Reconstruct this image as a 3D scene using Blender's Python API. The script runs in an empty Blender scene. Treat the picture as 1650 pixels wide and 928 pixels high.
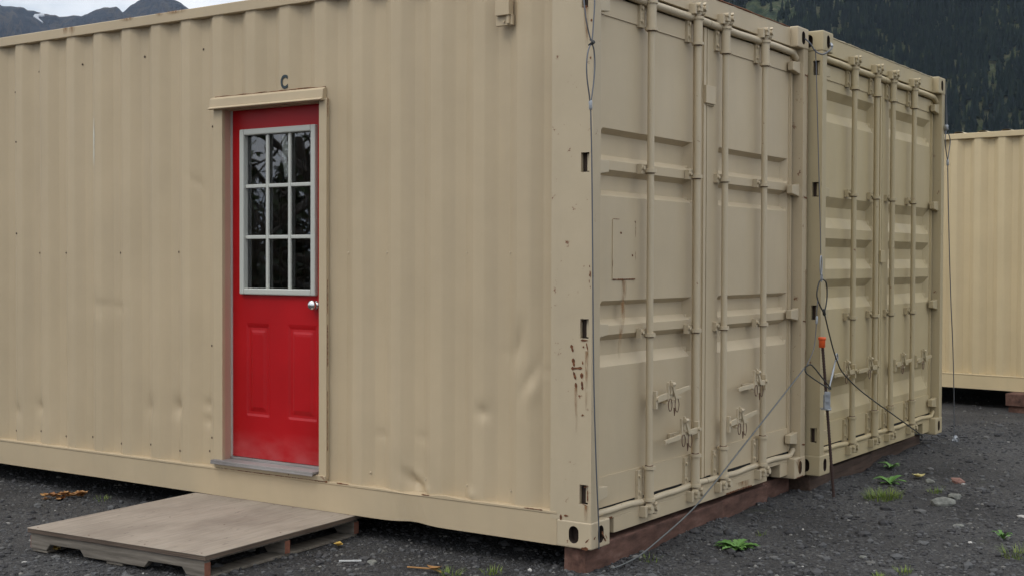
import bpy, bmesh, math, random
import numpy as np
from mathutils import Vector, Matrix
random.seed(7); np.random.seed(7)
S = bpy.context.scene
COL = S.collection
R = math.radians

# ------------------------------------------------------------------ camera
def make_camera():
    f, x, y, z, yaw, pitch, roll = 2112.117, -4.83927, -2.88216, 1.243757, 0.97235023, -0.02034139, 0.00349696
    F = Vector((math.sin(yaw)*math.cos(pitch), math.cos(yaw)*math.cos(pitch), math.sin(pitch)))
    Rt = Vector((math.cos(yaw), -math.sin(yaw), 0)); U = Rt.cross(F)
    c, s = math.cos(roll), math.sin(roll)
    R2 = c*Rt + s*U; U2 = -s*Rt + c*U
    cd = bpy.data.cameras.new('camera'); co = bpy.data.objects.new('camera', cd); COL.objects.link(co)
    cd.sensor_width = 36; cd.lens = f/1650*36; cd.clip_start = .05; cd.clip_end = 20000
    m = Matrix((R2, U2, -F)).transposed().to_4x4(); m.translation = (x, y, z); co.matrix_world = m
    S.camera = co
make_camera()

# ------------------------------------------------------------------ world and sun
SUN_EL, SUN_AZ = R(55), R(-76)          # azimuth measured from +Y towards +X
W = bpy.data.worlds.new('World'); S.world = W; W.use_nodes = True
def world():
    nt = W.node_tree; n = nt.nodes; l = nt.links; n.clear()
    out = n.new('ShaderNodeOutputWorld'); bg = n.new('ShaderNodeBackground'); bg.inputs[1].default_value = .1
    sky = n.new('ShaderNodeTexSky'); sky.sky_type = 'NISHITA'; sky.sun_disc = False
    sky.sun_elevation = SUN_EL; sky.sun_rotation = SUN_AZ; sky.air_density = 1.2; sky.dust_density = 1.5
    tc = n.new('ShaderNodeTexCoord'); mp = n.new('ShaderNodeMapping'); mp.inputs['Scale'].default_value = (1, 1, 2.6)
    mp.inputs['Location'].default_value = (.3, .1, .25)
    nz = n.new('ShaderNodeTexNoise'); nz.inputs['Scale'].default_value = 3.2; nz.inputs['Detail'].default_value = 7; nz.inputs['Roughness'].default_value = .55
    rp = n.new('ShaderNodeValToRGB'); rp.color_ramp.elements[0].position = .34; rp.color_ramp.elements[1].position = .5
    rp.color_ramp.elements[0].color = (.25, .25, .25, 1)
    nz2 = n.new('ShaderNodeTexNoise'); nz2.inputs['Scale'].default_value = 5; nz2.inputs['Detail'].default_value = 6
    cr = n.new('ShaderNodeValToRGB'); cr.color_ramp.elements[0].position = .3; cr.color_ramp.elements[1].position = .62
    cr.color_ramp.elements[0].color = (6.2, 7.0, 8.0, 1); cr.color_ramp.elements[1].color = (10.6, 10.6, 10.6, 1)
    mx = n.new('ShaderNodeMix'); mx.data_type = 'RGBA'
    l.new(tc.outputs['Generated'], mp.inputs[0]); l.new(mp.outputs[0], nz.inputs['Vector']); l.new(mp.outputs[0], nz2.inputs['Vector'])
    l.new(nz.outputs['Fac'], rp.inputs[0]); l.new(nz2.outputs['Fac'], cr.inputs[0])
    l.new(rp.outputs[0], mx.inputs['Factor']); l.new(sky.outputs[0], mx.inputs['A']); l.new(cr.outputs[0], mx.inputs['B'])
    sx = n.new('ShaderNodeSeparateXYZ'); l.new(tc.outputs['Generated'], sx.inputs[0])      # overcast sky: brighter overhead
    gr = n.new('ShaderNodeMapRange'); gr.inputs['To Min'].default_value = .86; gr.inputs['To Max'].default_value = 2.0; l.new(sx.outputs[2], gr.inputs['Value'])
    vm = n.new('ShaderNodeVectorMath'); vm.operation = 'SCALE'; l.new(mx.outputs['Result'], vm.inputs[0]); l.new(gr.outputs[0], vm.inputs['Scale'])
    l.new(vm.outputs[0], bg.inputs[0]); l.new(bg.outputs[0], out.inputs[0])
world()
sd = bpy.data.lights.new('sun', 'SUN'); so = bpy.data.objects.new('sun', sd); COL.objects.link(so)
sd.energy = .85; sd.angle = R(25); sd.color = (1, .96, .9)
sdir = Vector((math.sin(SUN_AZ)*math.cos(SUN_EL), math.cos(SUN_AZ)*math.cos(SUN_EL), math.sin(SUN_EL)))
so.rotation_euler = sdir.to_track_quat('Z', 'Y').to_euler(); so.location = (0, 0, 60)
vs = S.view_settings; vs.view_transform = 'Standard'; vs.look = 'None'; vs.gamma = 1; vs.use_curve_mapping = False
vs.exposure = .08

# ------------------------------------------------------------------ tagging helpers
def tag(o, label=None, cat=None, group=None, kind=None):
    if label: o['label'] = label
    if cat: o['category'] = cat
    if group: o['group'] = group
    if kind: o['kind'] = kind
    return o
def empty(name, loc=(0, 0, 0), rz=0, **k):
    o = bpy.data.objects.new(name, None); COL.objects.link(o); o.location = loc; o.rotation_euler.z = rz
    o.empty_display_size = .1
    return tag(o, **k)
def dup(o, parent, loc=None, rot=None):
    c = o.copy(); COL.objects.link(c); c.parent = parent
    if loc is not None: c.location = loc
    if rot is not None: c.rotation_euler = rot
    for ch in [q for q in o.children]:
        d = ch.copy(); COL.objects.link(d); d.parent = c
    return c

class MB:
    def __init__(s): s.v = []; s.f = []; s.sm = []
    def add(s, vs, fs, smooth=False):
        b = len(s.v); s.v += [tuple(p) for p in vs]; s.f += [tuple(i+b for i in q) for q in fs]; s.sm += [smooth]*len(fs)
        return s
    def box(s, x0, x1, y0, y1, z0, z1, M=None):
        vs = [Vector((x, y, z)) for z in (z0, z1) for y in (y0, y1) for x in (x0, x1)]
        if M: vs = [M @ v for v in vs]
        return s.add(vs, [(0, 2, 3, 1), (4, 5, 7, 6), (0, 1, 5, 4), (2, 6, 7, 3), (0, 4, 6, 2), (1, 3, 7, 5)])
    def tube(s, pts, r, n=10, closed=False, smooth=True, cap=True):
        pts = [Vector(p) for p in pts]; N = len(pts); rs = r if hasattr(r, '__len__') else [r]*N
        vs = []; prev = None
        for i in range(N):
            a = pts[(i-1) % N] if (closed or i > 0) else pts[i]; b = pts[(i+1) % N] if (closed or i < N-1) else pts[i]
            t = (b-a).normalized()
            if prev is None: u = t.orthogonal().normalized()
            else:
                u = prev - t*prev.dot(t)
                u = u.normalized() if u.length > 1e-6 else t.orthogonal().normalized()
            prev = u; w = t.cross(u)
            for k in range(n):
                a_ = 2*math.pi*k/n; vs.append(pts[i] + (u*math.cos(a_) + w*math.sin(a_))*rs[i])
        fs = []
        for i in range(N if closed else N-1):
            j = (i+1) % N
            for k in range(n): fs.append((i*n+k, i*n+(k+1) % n, j*n+(k+1) % n, j*n+k))
        s.add(vs, fs, smooth)
        if not closed and cap: s.add(vs[:n], [tuple(range(n))[::-1]]); s.add(vs[-n:], [tuple(range(n))])
        return s
    def cyl(s, a, b, r, n=14, r2=None): return s.tube([a, b], [r, r if r2 is None else r2], n)
    def prism(s, poly, fn, d):
        """poly: 2D points; fn(u,v,w)->3D ; extruded from w=0 to w=d"""
        n = len(poly); vs = [fn(u, v, 0) for u, v in poly] + [fn(u, v, d) for u, v in poly]
        return s.add(vs, [tuple(range(n))[::-1], tuple(range(n, 2*n))] + [(i, (i+1) % n, (i+1) % n+n, i+n) for i in range(n)])
    def build(s, name, mat, parent=None, bevel=0, loc=None, **k):
        me = bpy.data.meshes.new(name); me.from_pydata(s.v, [], s.f); me.update()
        me.polygons.foreach_set('use_smooth', s.sm)
        bm = bmesh.new(); bm.from_mesh(me); bmesh.ops.recalc_face_normals(bm, faces=bm.faces); bm.to_mesh(me); bm.free()
        o = bpy.data.objects.new(name, me); COL.objects.link(o); me.materials.append(mat)
        if parent: o.parent = parent
        if loc is not None: o.location = loc
        if bevel:
            b = o.modifiers.new('b', 'BEVEL'); b.width = bevel; b.segments = 2; b.limit_method = 'ANGLE'; b.angle_limit = R(40)
            b.use_clamp_overlap = True
        return tag(o, **k)

def raw(name, V, F, mat, parent=None, smooth=False, **k):
    me = bpy.data.meshes.new(name); V = np.asarray(V, np.float32); F = np.asarray(F, np.int32)
    me.vertices.add(len(V)); me.vertices.foreach_set('co', V.ravel())
    m = F.shape[1]; me.loops.add(F.size); me.loops.foreach_set('vertex_index', F.ravel())
    me.polygons.add(len(F)); me.polygons.foreach_set('loop_start', np.arange(len(F))*m)
    me.polygons.foreach_set('loop_total', np.full(len(F), m))
    me.update(); me.validate()
    me.polygons.foreach_set('use_smooth', [smooth]*len(me.polygons))
    o = bpy.data.objects.new(name, me); COL.objects.link(o); me.materials.append(mat)
    if parent: o.parent = parent
    return tag(o, **k)

def spline(pts, n=8):
    P = [Vector(p) for p in pts]; out = []
    for i in range(len(P)-1):
        p0 = P[max(i-1, 0)]; p1 = P[i]; p2 = P[i+1]; p3 = P[min(i+2, len(P)-1)]
        for k in range(n):
            t = k/n
            out.append(.5*((2*p1)+(p2-p0)*t+(2*p0-5*p1+4*p2-p3)*t*t+(3*p1-p0-3*p2+p3)*t**3))
    out.append(P[-1]); return out

def fbm(x, y, sc=1.0, oct=4, seed=0):
    """cheap value noise, numpy"""
    x = np.asarray(x, float)*sc; y = np.asarray(y, float)*sc; t = 0; a = 1; tot = 0
    def h(i, j, s): 
        v = np.sin(i*127.1+j*311.7+s*74.7)*43758.5453; return v-np.floor(v)
    for o in range(oct):
        i = np.floor(x); j = np.floor(y); fx = x-i; fy = y-j; fx = fx*fx*(3-2*fx); fy = fy*fy*(3-2*fy)
        s = seed+o
        t = t+a*((h(i, j, s)*(1-fx)+h(i+1, j, s)*fx)*(1-fy)+(h(i, j+1, s)*(1-fx)+h(i+1, j+1, s)*fx)*fy)
        tot += a; a *= .5; x = x*2.03; y = y*2.03
    return t/tot-.5

# ------------------------------------------------------------------ materials
def mat(name, col, rough=.6, metal=0, spec=.5):
    m = bpy.data.materials.new(name); m.use_nodes = True; b = m.node_tree.nodes['Principled BSDF']
    b.inputs['Base Color'].default_value = (*col, 1); b.inputs['Roughness'].default_value = rough
    b.inputs['Metallic'].default_value = metal; b.inputs['Specular IOR Level'].default_value = spec
    return m, m.node_tree, b
def noise(nt, scale, detail=4, vec=None, mscale=None, rough=.5):
    t = nt.nodes.new('ShaderNodeTexNoise'); t.inputs['Scale'].default_value = scale; t.inputs['Detail'].default_value = detail
    t.inputs['Roughness'].default_value = rough
    if vec is None:
        tc = nt.nodes.new('ShaderNodeTexCoord'); vec = tc.outputs['Object']
    if mscale:
        mp = nt.nodes.new('ShaderNodeMapping'); mp.inputs['Scale'].default_value = mscale; nt.links.new(vec, mp.inputs[0]); vec = mp.outputs[0]
    nt.links.new(vec, t.inputs['Vector']); return t.outputs['Fac']
def ramp(nt, fac, stops):
    r = nt.nodes.new('ShaderNodeValToRGB'); e = r.color_ramp.elements
    while len(e) < len(stops): e.new(.5)
    for i, (p, c) in enumerate(stops):
        e[i].position = p; e[i].color = (*c, 1) if len(c) == 3 else c
    nt.links.new(fac, r.inputs[0]); return r.outputs[0]
def mixc(nt, fac, a, b, mode='MIX'):
    m = nt.nodes.new('ShaderNodeMix'); m.data_type = 'RGBA'; m.blend_type = mode
    for s, v in (('Factor', fac), ('A', a), ('B', b)):
        if isinstance(v, (int, float)): m.inputs[s].default_value = v
        elif isinstance(v, tuple): m.inputs[s].default_value = (*v, 1)
        else: nt.links.new(v, m.inputs[s])
    return m.outputs['Result']
def bump(nt, b, h, strength=.3, dist=.01):
    n = nt.nodes.new('ShaderNodeBump'); n.inputs['Strength'].default_value = strength; n.inputs['Distance'].default_value = dist
    nt.links.new(h, n.inputs['Height'])
    if b.inputs['Normal'].is_linked: nt.links.new(b.inputs['Normal'].links[0].from_socket, n.inputs['Normal'])
    nt.links.new(n.outputs[0], b.inputs['Normal'])

def paint(name, col, var=.07, dirt=(.3, .25, .19), rust=.0, rough=.5):
    m, nt, b = mat(name, col, rough, 0, .4)
    c2 = tuple(c*(1-var) for c in col); c3 = tuple(min(1, c*(1+var)) for c in col)
    base = ramp(nt, noise(nt, 1.3, 6, rough=.65), [(.3, c2), (.7, c3)])
    st = ramp(nt, noise(nt, 9, 5, mscale=(1, 1, .09)), [(.5, (0, 0, 0)), (.8, (.14, .14, .14))])       # run-off streaks
    base = mixc(nt, st, base, dirt)
    sp = ramp(nt, noise(nt, 42, 6, rough=.75), [(.68, (0, 0, 0)), (.76, (.5, .5, .5))])
    base = mixc(nt, sp, base, dirt)
    if rust:
        rf = ramp(nt, noise(nt, 14, 8, rough=.75), [(.66-rust*.08, (0, 0, 0)), (.70-rust*.08, (1, 1, 1))])
        base = mixc(nt, rf, base, (.16, .065, .03))
    nt.links.new(base, b.inputs['Base Color'])
    rr = ramp(nt, noise(nt, 3, 4), [(.3, (rough-.08,)*3), (.7, (rough+.12,)*3)]); nt.links.new(rr, b.inputs['Roughness'])
    bump(nt, b, noise(nt, 260, 2), .12, .0006)
    bump(nt, b, noise(nt, 2.6, 3), .25, .012)
    return m
TAN = (.462, .365, .233); TAN2 = (.45, .362, .205); TAN3 = (.54, .43, .255)
M_TAN = paint('tan_paint', TAN); M_TAN_R = paint('worn_tan_paint', (.46, .375, .25), .08, rust=.5)
M_DOOR = paint('door_tan_paint', (.495, .40, .262)); M_BAR = paint('bar_tan_paint', (.49, .405, .275), .04, dirt=(.38, .32, .23), rust=.3)
M_TANB = paint('olive_tan_paint', TAN2); M_TANB_R = paint('worn_olive_tan_paint', (.41, .335, .20), .04, dirt=(.36, .29, .18), rust=.3)
M_TANC = paint('sand_paint', TAN3)
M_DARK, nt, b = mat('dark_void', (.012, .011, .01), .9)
M_CAV_SHADE = mat('cavity_shade', (.03, .018, .012), .95)[0]  # dark colour imitating the shade inside casting holes and hinge slots
def rustmat():
    m, nt, b = mat('rust', (.15, .06, .03), .9, 0, .2)
    nt.links.new(ramp(nt, noise(nt, 90, 5), [(.3, (.07, .03, .02)), (.6, (.18, .075, .035)), (.8, (.30, .14, .06))]), b.inputs['Base Color'])
    bump(nt, b, noise(nt, 300, 4), .5, .001); return m
M_RUST = rustmat()
def stainmat():
    m, nt, b = mat('rust_stain', (.30, .16, .07), .8, 0, .2)
    tc = nt.nodes.new('ShaderNodeTexCoord'); sx = nt.nodes.new('ShaderNodeSeparateXYZ'); nt.links.new(tc.outputs['UV'], sx.inputs[0])
    def mth(op, a, c=None):
        q = nt.nodes.new('ShaderNodeMath'); q.operation = op
        for i, v in enumerate((a, c)):
            if v is None: continue
            if isinstance(v, (int, float)): q.inputs[i].default_value = v
            else: nt.links.new(v, q.inputs[i])
        return q.outputs[0]
    u = mth('MULTIPLY', mth('ABSOLUTE', mth('SUBTRACT', sx.outputs[0], .5)), 2.0)
    edge = mth('SUBTRACT', 1.0, mth('POWER', u, 1.5))
    fade = mth('POWER', sx.outputs[1], .6)
    nz = ramp(nt, noise(nt, 60, 5, mscale=(1, 1, .25)), [(.35, (.1, .1, .1)), (.65, (1, 1, 1))])
    a = mth('MULTIPLY', mth('MULTIPLY', edge, fade), nz); a = mth('MULTIPLY', a, .95)
    nt.links.new(a, b.inputs['Alpha']); return m
M_STAIN = stainmat()
def woodmat(name, cols, sc=(1, 14, 14), rough=.85, bs=.4):
    m, nt, b = mat(name, cols[0], rough, 0, .25)
    g = ramp(nt, noise(nt, 4, 8, mscale=sc, rough=.65), [(.3, cols[0]), (.55, cols[1]), (.75, cols[2])])
    g = mixc(nt, ramp(nt, noise(nt, 2.2, 5), [(.45, (0, 0, 0)), (.75, (.55,)*3)]), g, tuple(c*.6 for c in cols[0]))
    nt.links.new(g, b.inputs['Base Color']); bump(nt, b, noise(nt, 5, 8, mscale=sc), bs, .004); return m
def plyflecks(m):
    nt = m.node_tree; b = nt.nodes['Principled BSDF']; src = b.inputs['Base Color'].links[0].from_socket
    f = ramp(nt, noise(nt, 16, 6, mscale=(.35, 1.4, 1), rough=.8), [(.60, (0, 0, 0)), (.66, (.8,)*3)]); st = ramp(nt, noise(nt, 2.7, 7, mscale=(.7, 1.3, 1), rough=.7), [(.46, (0, 0, 0)), (.66, (.5,)*3)]); gl = ramp(nt, noise(nt, 7, 9, mscale=(.35, 9, 1), rough=.7), [(.52, (0, 0, 0)), (.66, (.55,)*3)])
    src = mixc(nt, gl, mixc(nt, st, src, (.17, .135, .105)), (.15, .115, .09)); nt.links.new(mixc(nt, f, src, (.07, .05, .04)), b.inputs['Base Color']); return m
M_PLY = woodmat('weathered_plywood', [(.275, .225, .175), (.315, .265, .21), (.35, .30, .24)], (.7, 9, 6), .8, .12); plyflecks(M_PLY)
M_PLYEDGE = woodmat('plywood_edge', [(.07, .05, .04), (.13, .095, .07), (.20, .15, .11)], (1, 1, 60))
M_PAL = woodmat('grey_pallet_wood', [(.09, .078, .062), (.19, .165, .135), (.27, .24, .195)], (14, .9, 14))
M_PALEND = woodmat('sawn_end_wood', [(.16, .07, .045), (.24, .10, .065), (.20, .09, .06)], (8, 8, 8))
M_TIMB = woodmat('brown_timber', [(.055, .03, .022), (.145, .076, .056), (.21, .13, .10)], (1.6, 5, 5), .9, .6)
M_TIMBD = woodmat('dark_timber', [(.045, .03, .022), (.085, .055, .04), (.11, .07, .05)], (.8, 12, 12), .9, .6)
def redmat():
    m, nt, b = mat('red_paint', (.42, .006, .010), .36, 0, .32)
    base = ramp(nt, noise(nt, 2.5, 4), [(.3, (.33, .004, .006)), (.7, (.42, .006, .009))])
    tc = nt.nodes.new('ShaderNodeTexCoord'); sx = nt.nodes.new('ShaderNodeSeparateXYZ'); nt.links.new(tc.outputs['Object'], sx.inputs[0])
    low = ramp(nt, sx.outputs[2], [(.20, (1, 1, 1)), (.24, (.6, .6, .6)), (.36, (0, 0, 0))])
    nz = ramp(nt, noise(nt, 9, 6, mscale=(1, 1, 2)), [(.35, (.05,)*3), (.8, (.36,)*3)])
    f = mixc(nt, 1.0, low, nz, 'MULTIPLY'); base = mixc(nt, f, base, (.62, .30, .29))
    nt.links.new(base, b.inputs['Base Color']); bump(nt, b, noise(nt, 30, 3, mscale=(1, 1, .1)), .06, .002); return m
M_RED = redmat()
M_WHITE = mat('white_vinyl', (.46, .465, .415), .45)[0]
M_JAMB = paint('pinkish_jamb_paint', (.47, .30, .22), .05)
M_THR = woodmat('grey_threshold', [(.20, .18, .17), (.27, .25, .235), (.33, .31, .29)], (10, 1, 10), .6, .1)
M_CHROME = mat('brushed_nickel', (.75, .74, .72), .18, 1)[0]
M_GALV = mat('galvanised_steel', (.36, .375, .39), .5, .8)[0]
M_ROPE = mat('steel_wire_rope', (.13, .135, .145), .5, .6)[0]
M_ROPEL = mat('bright_wire_rope', (.13, .135, .13), .45, .6)[0]
M_ROPED = mat('oily_wire_rope', (.05, .05, .045), .55, .4)[0]
M_REBAR = mat('rusty_rebar', (.06, .035, .028), .8, .3)[0]
M_ORANGE = mat('orange_plastic', (.75, .11, .02), .45)[0]
M_INK = mat('letter_ink', (.025, .04, .045), .6)[0]
M_RUBBER = mat('black_rubber', (.03, .028, .025), .8)[0]
def glassmat():
    m = bpy.data.materials.new('window_glass'); m.use_nodes = True; nt = m.node_tree; n = nt.nodes; n.clear()
    o = n.new('ShaderNodeOutputMaterial'); g = n.new('ShaderNodeBsdfGlossy'); g.inputs['Roughness'].default_value = .012; g.inputs['Color'].default_value = (.95, .97, 1, 1)
    t = n.new('ShaderNodeBsdfTransparent'); t.inputs[0].default_value = (.92, .94, .93, 1)
    fr = n.new('ShaderNodeFresnel'); fr.inputs[0].default_value = 2.3; mx = n.new('ShaderNodeMixShader')
    nt.links.new(fr.outputs[0], mx.inputs[0]); nt.links.new(t.outputs[0], mx.inputs[1]); nt.links.new(g.outputs[0], mx.inputs[2]); nt.links.new(mx.outputs[0], o.inputs[0])
    bp = n.new('ShaderNodeBump'); bp.inputs['Strength'].default_value = .04; bp.inputs['Distance'].default_value = .004
    nz = noise(nt, 5, 2); nt.links.new(nz, bp.inputs['Height']); nt.links.new(bp.outputs[0], g.inputs['Normal']); return m
M_GLASS = glassmat()
def leafmat(name, c1, c2):
    m, nt, b = mat(name, c1, .6, 0, .3); g = nt.nodes.new('ShaderNodeNewGeometry')
    nt.links.new(ramp(nt, g.outputs['Random Per Island'], [(0, c1), (1, c2)]), b.inputs['Base Color'])
    return m
M_WEED = leafmat('weed_green', (.06, .145, .025), (.12, .235, .055)); M_GRASS = leafmat('grass_green', (.085, .15, .025), (.20, .24, .05))
M_DRY = leafmat('dry_leaf', (.22, .09, .03), (.42, .24, .09)); M_YEL = leafmat('yellow_leaf', (.45, .27, .06), (.5, .36, .1))
M_PALEL = leafmat('pale_leaf', (.42, .36, .14), (.5, .43, .2))
M_STONE = mat('grey_stone', (.2, .2, .18), .85)[0]
def stone_m(name, a, c):
    m, nt, b = mat(name, a, .85, 0, .3); nt.links.new(ramp(nt, noise(nt, 40, 6), [(.35, a), (.65, c)]), b.inputs['Base Color'])
    bump(nt, b, noise(nt, 60, 5), .5, .004); return m
M_ROCK = stone_m('pale_rock', (.12, .12, .105), (.20, .20, .175)); M_BRICK = stone_m('brick', (.17, .085, .065), (.24, .14, .11))

# ------------------------------------------------------------------ ground
def gz(x, y):
    """height of the gravel"""
    x = np.asarray(x, float); y = np.asarray(y, float)
    z = -.110 + .035*fbm(x, y, .9, 3, 3) + .022*fbm(x, y, 4, 4, 9)
    z = z+(.018+.05*fbm(x, y, 3.1, 3, 41))*np.exp(-((y-.02)/.16)**2)*np.clip(x+.1, 0, 1)*np.clip((5.2-x), 0, 1)
    t = np.clip((x-5.2)/3.2, 0, 1); t = t*t*(3-2*t); z = z-.10*t
    w = np.exp(-(((x+.55)/.75)**4+((y-1.87)/.75)**4)); z = z*(1-w)-.111*w
    t = np.clip((x-3.2)/1.2, 0, 1)*np.clip((5.6-x)/.9, 0, 1); z = z+.02*t
    return z
def gravel_mat():
    m, nt, b = mat('dark_gravel', (.05, .05, .05), .85, 0, .35)
    tc = nt.nodes.new('ShaderNodeTexCoord'); v = tc.outputs['Object']
    vo = nt.nodes.new('ShaderNodeTexVoronoi'); vo.inputs['Scale'].default_value = 75; nt.links.new(v, vo.inputs['Vector'])
    vo2 = nt.nodes.new('ShaderNodeTexVoronoi'); vo2.inputs['Scale'].default_value = 190; nt.links.new(v, vo2.inputs['Vector'])
    bw = nt.nodes.new('ShaderNodeSeparateColor'); nt.links.new(vo.outputs['Color'], bw.inputs[0])
    bw2 = nt.nodes.new('ShaderNodeSeparateColor'); nt.links.new(vo2.outputs['Color'], bw2.inputs[0])
    c = ramp(nt, bw.outputs[0], [(0, (.028, .027, .027)), (.6, (.060, .058, .057)), (.9, (.10, .10, .10)), (1, (.16, .16, .15))])
    c2 = ramp(nt, bw2.outputs[1], [(0, (.02, .02, .021)), (.75, (.066, .065, .064)), (1, (.13, .125, .115))])
    c = mixc(nt, .5, c, c2)
    c = mixc(nt, ramp(nt, noise(nt, 1.1, 5, v), [(.4, (.75,)*3), (.7, (1.25,)*3)]), (0, 0, 0), c, 'MIX') if False else mixc(nt, 1.0, c, ramp(nt, noise(nt, 1.3, 6, v), [(.33, (.48, .46, .45)), (.66, (1.16, 1.14, 1.12))]), 'MULTIPLY')
    mo = ramp(nt, noise(nt, 3.2, 7, v, rough=.7), [(.62, (0, 0, 0)), (.74, (.45,)*3)]); c = mixc(nt, mo, c, (.05, .055, .03))
    nt.links.new(c, b.inputs['Base Color'])
    mh = nt.nodes.new('ShaderNodeMath'); mh.operation = 'ADD'; nt.links.new(vo.outputs['Distance'], mh.inputs[0]); nt.links.new(vo2.outputs['Distance'], mh.inputs[1])
    iv = nt.nodes.new('ShaderNodeMath'); iv.operation = 'MULTIPLY'; iv.inputs[1].default_value = -1; nt.links.new(mh.outputs[0], iv.inputs[0])
    bump(nt, b, iv.outputs[0], .9, .008); return m
M_GRAVEL = gravel_mat()
def ground():
    def ax(a, b_, st, far):
        c = list(np.arange(a, b_+1e-6, st)); s = st; lo = a; L = []
        while lo > -far: s *= 1.22; lo -= s; L.append(lo)
        s = st; hi = b_; H = []
        while hi < far: s *= 1.22; hi += s; H.append(hi)
        return np.array(L[::-1]+c+H)
    X = ax(-6, 10, .06, 9000); Y = ax(-4.5, 7, .06, 9000)
    gx, gy = np.meshgrid(X, Y, indexing='ij'); z = gz(gx, gy)
    f = np.clip((np.hypot(gx, gy)-40)/200, 0, 1); z = z*(1-f)-.3*f
    V = np.stack([gx, gy, z], -1).reshape(-1, 3); nx, ny = gx.shape; i = np.arange(nx*ny).reshape(nx, ny)
    F = np.stack([i[:-1, :-1], i[1:, :-1], i[1:, 1:], i[:-1, 1:]], -1).reshape(-1, 4)
    raw('ground', V, F, M_GRAVEL, smooth=True, kind='structure')
ground()

def ico(n=1):
    bm = bmesh.new(); bmesh.ops.create_icosphere(bm, subdivisions=n, radius=1)
    V = np.array([v.co[:] for v in bm.verts]); F = np.array([[v.index for v in f.verts] for f in bm.faces]); bm.free(); return V, F
def pebbles():
    V0, F0 = ico(1); cam = np.array([-4.84, -2.88])
    pts = []
    def area(x0, x1, y0, y1, n, far=False):
        a = np.random.rand(n, 2)*[x1-x0, y1-y0]+[x0, y0]; d = np.hypot(*(a-cam).T)
        k = np.random.rand(n) < np.clip((5.0/d)**1.6, 0, 1); pts.append(a[k])
    area(-2.6, .6, -.2, 4.9, 42000); area(-.2, 7.5, -2.6, .3, 62000); area(4.9, 10, -2.2, 2.5, 22000)
    P = np.concatenate(pts); n = len(P)
    r = np.clip(np.random.lognormal(math.log(.0045), .62, n), .0022, .032)
    sc = r[:, None]*(.6+.8*np.random.rand(n, 3))*[1, 1, .62]; a = np.random.rand(n)*6.283
    z = gz(P[:, 0], P[:, 1])+r*.12
    q = V0[None]*sc[:, None, :]*(1+.28*(np.random.rand(n, len(V0), 1)-.5)); c, s = np.cos(a)[:, None], np.sin(a)[:, None]
    X = q[..., 0]*c-q[..., 1]*s+P[:, :1]; Y = q[..., 0]*s+q[..., 1]*c+P[:, 1:]; Z = q[..., 2]+z[:, None]
    V = np.stack([X, Y, Z], -1).reshape(-1, 3); F = (F0[None]+(np.arange(n)*len(V0))[:, None, None]).reshape(-1, 3)
    m, nt, b = mat('pebble_grey', (.06, .06, .06), .8, 0, .3); g = nt.nodes.new('ShaderNodeNewGeometry')
    nt.links.new(ramp(nt, g.outputs['Random Per Island'], [(0, (.028, .027, .028)), (.5, (.058, .056, .056)), (.85, (.09, .09, .09)), (.975, (.12, .115, .105)), (.996, (.22, .21, .19)), (1, (.42, .40, .37))]), b.inputs['Base Color'])
    raw('gravel', V, F, m, kind='stuff', label='loose dark grey gravel scattered over the yard', cat='gravel')
pebbles()

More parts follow.
